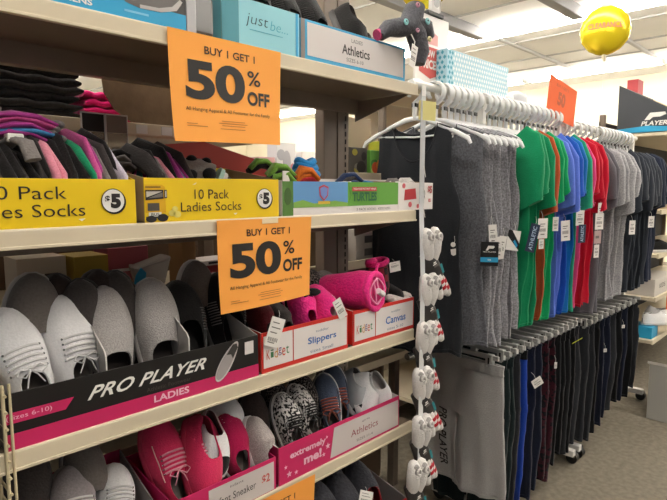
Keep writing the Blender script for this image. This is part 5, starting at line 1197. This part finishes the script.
for i in range(4):
    make_shoe('slip_on_shoe', 'dark shoe poking out of the far grey carton, %s from its near side' % ordn[i], 'shoe', lean_M((4.50+.15*i, 1.20, 1.92), 62, .1), L=.27, W=.10, up=DKUP, sole=DSOLE, group=gF)
small_box('goods_box', 'small red and grey box behind the dark grey far carton', 4.86, 5.0, 1.38, 1.46, 1.9, 2.36, card('grey_red', '#b5454a', .6), lambda b, T, x0, x1, z0, z1: b.rect(x0, z0+.1, .16, .10, GREYCARD, T))
small_box('goods_box', 'tan box on the far shelving at shirt height', 4.50, 5.0, 1.09, 1.3, 1.345, 1.50, card('tan_far', '#b09a78', .7), lambda b, T, x0, x1, z0, z1: b.rect(x0+.08, z0+.05, .2, .05, card('label_white', '#e5dedb'), T))
small_box('goods_box', 'pale printed box on the far shelving beside the navy trousers', 4.46, 5.0, 1.07, 1.3, .702, .83, card('pale_far', '#cfc9c2', .6), lambda b, T, x0, x1, z0, z1: b.text('KIDS', x0+.12, z0+.05, .16, .035, card('grey_ink', '#5d5855'), T, .02))
small_box('goods_box', 'blue box low on the far shelving under the white shoes', 4.46, 4.62, 1.07, 1.3, .382, .47, BLUEC)
small_box('hanging_sign', 'orange sign low on the far shelving at the right edge', 4.66, 4.95, 1.030, 1.036, .50, .69, card('orange_far', '#e0661f', .6), cat='sign')
for i, (x, z, lb) in enumerate(((4.50, .49, 'white sneaker on the far shelving, nearest the racks'), (4.60, .52, 'white sneaker on the far shelving, atop its neighbour'), (4.70, .47, 'white sneaker on the far shelving by the right picture edge'))):
    make_shoe('sneaker', lb, 'shoe', Matrix.Translation((x, 1.15+.02*i, z if i != 0 else .472)) @ Matrix.Rotation(-.6-.4*i, 4, 'Z') @ Matrix.Rotation(.25*(i == 1), 4, 'Y'), L=.27, W=.10, H=.09, up=WHITEUP, sole=WSOLE, laces=LACEW, group='white sneakers on the far shelving')
make_shoe('sneaker', 'black shoe with white toe on the far shelving above the pale box', 'shoe', Matrix.Translation((4.5, 1.17, 1.022)) @ Matrix.Rotation(-.5, 4, 'Z'), L=.26, W=.10, H=.08, up=BKUP, sole=WSOLE, toecap=WHITEUP)
t = thing('floor_bin', 'grey bin with a slanted white top on the floor at the right edge', 'bin', (4.02, .80, 0))
b = MB(); PANEL = mat('bin_grey', '#c4c1bb', .6)
pr = [(-.14, 0), (.4, 0), (.4, .12), (-.14, .37)]
vs = [(x, -.13, z) for x, z in pr] + [(x, .13, z) for x, z in pr]
b.add(vs, [(0, 1, 2, 3), (7, 6, 5, 4), (0, 4, 5, 1), (1, 5, 6, 2), (3, 7, 4, 0)], PANEL, False); b.build('bin_body', t)
b = MB(); b.add([(-.15, -.14, .385), (.41, -.14, .125), (.41, .14, .125), (-.15, .14, .385), (-.15, -.14, .37), (.41, -.14, .11), (.41, .14, .11), (-.15, .14, .37)], [(0, 1, 2, 3), (7, 6, 5, 4), (0, 4, 5, 1), (1, 5, 6, 2), (2, 6, 7, 3), (3, 7, 4, 0)], WHITE, False); b.build('lid', t)

# ------------------------------------------------------------------ the far aisle seen through the gap above the socks
t = thing('shelving_unit', 'distant white shelving seen through the gap beside the upper sale sign', 'shelf', (3.4, 3.6, 0))
b = MB()
for z in (.5, 1.0, 1.45): b.box(-1.6, 2.2, -.25, .25, z-.03, z, STEELW, .004)
b.build('shelf', t)
b = MB(); b.box(-1.6, 2.2, .23, .25, 0, 1.7, STEELW, 0); b.build('back_panel', t)
gZ = 'goods on the distant shelving'
small_box('goods_box', 'white box with red band far behind the rear post', 3.05, 3.35, 3.36, 3.5, 1.45, 1.80, card('label_white', '#e5dedb'), lambda b, T, x0, x1, z0, z1: [b.rect(x0, z0+.18, .3, .10, REDC, T), b.text('SALE', x0+.06, z0+.205, .16, .05, INKW, T, .03)], group=gZ)
small_box('goods_box', 'pale grey carton far behind the upper sale sign', 2.80, 3.0, 3.38, 3.5, 1.45, 1.86, card('pale_grey_far', '#c9c9cc'), blobs(['#e5dedb', '#9a9aa2', '#b56a70'], 3), group=gZ)
small_box('goods_box', 'dusky pink carton far behind the upper sale sign', 2.62, 2.78, 3.38, 3.5, 1.45, 1.74, card('dusky_far', '#b58a8c'), blobs(['#8d5a60', '#e5dedb'], 8), group=gZ)
small_box('goods_box', 'maroon carton low on the distant shelving', 3.0, 3.5, 3.36, 3.5, 1.0, 1.36, card('maroon_card', '#8a2a24'), blobs(['#e5dedb', '#c94a4a'], 9), group=gZ)
small_box('goods_box', 'pink and white carton on the distant shelving', 2.2, 2.7, 3.36, 3.5, 1.0, 1.38, card('pinkish_far', '#b5636c'), blobs(['#e5dedb', '#8d3a48'], 10), group=gZ)
t = thing('goods_bag', 'white stuffed bag on the distant shelving beside the sale sign', 'bag', (2.62, 3.34, 1.55), gZ)
b = MB(); b.ball((0, 0, 0), .13, .08, .11, mat('white_bag', '#dcd6d0', .5), 16, 10, wob=.4, seed=2); b.build('bag', t)
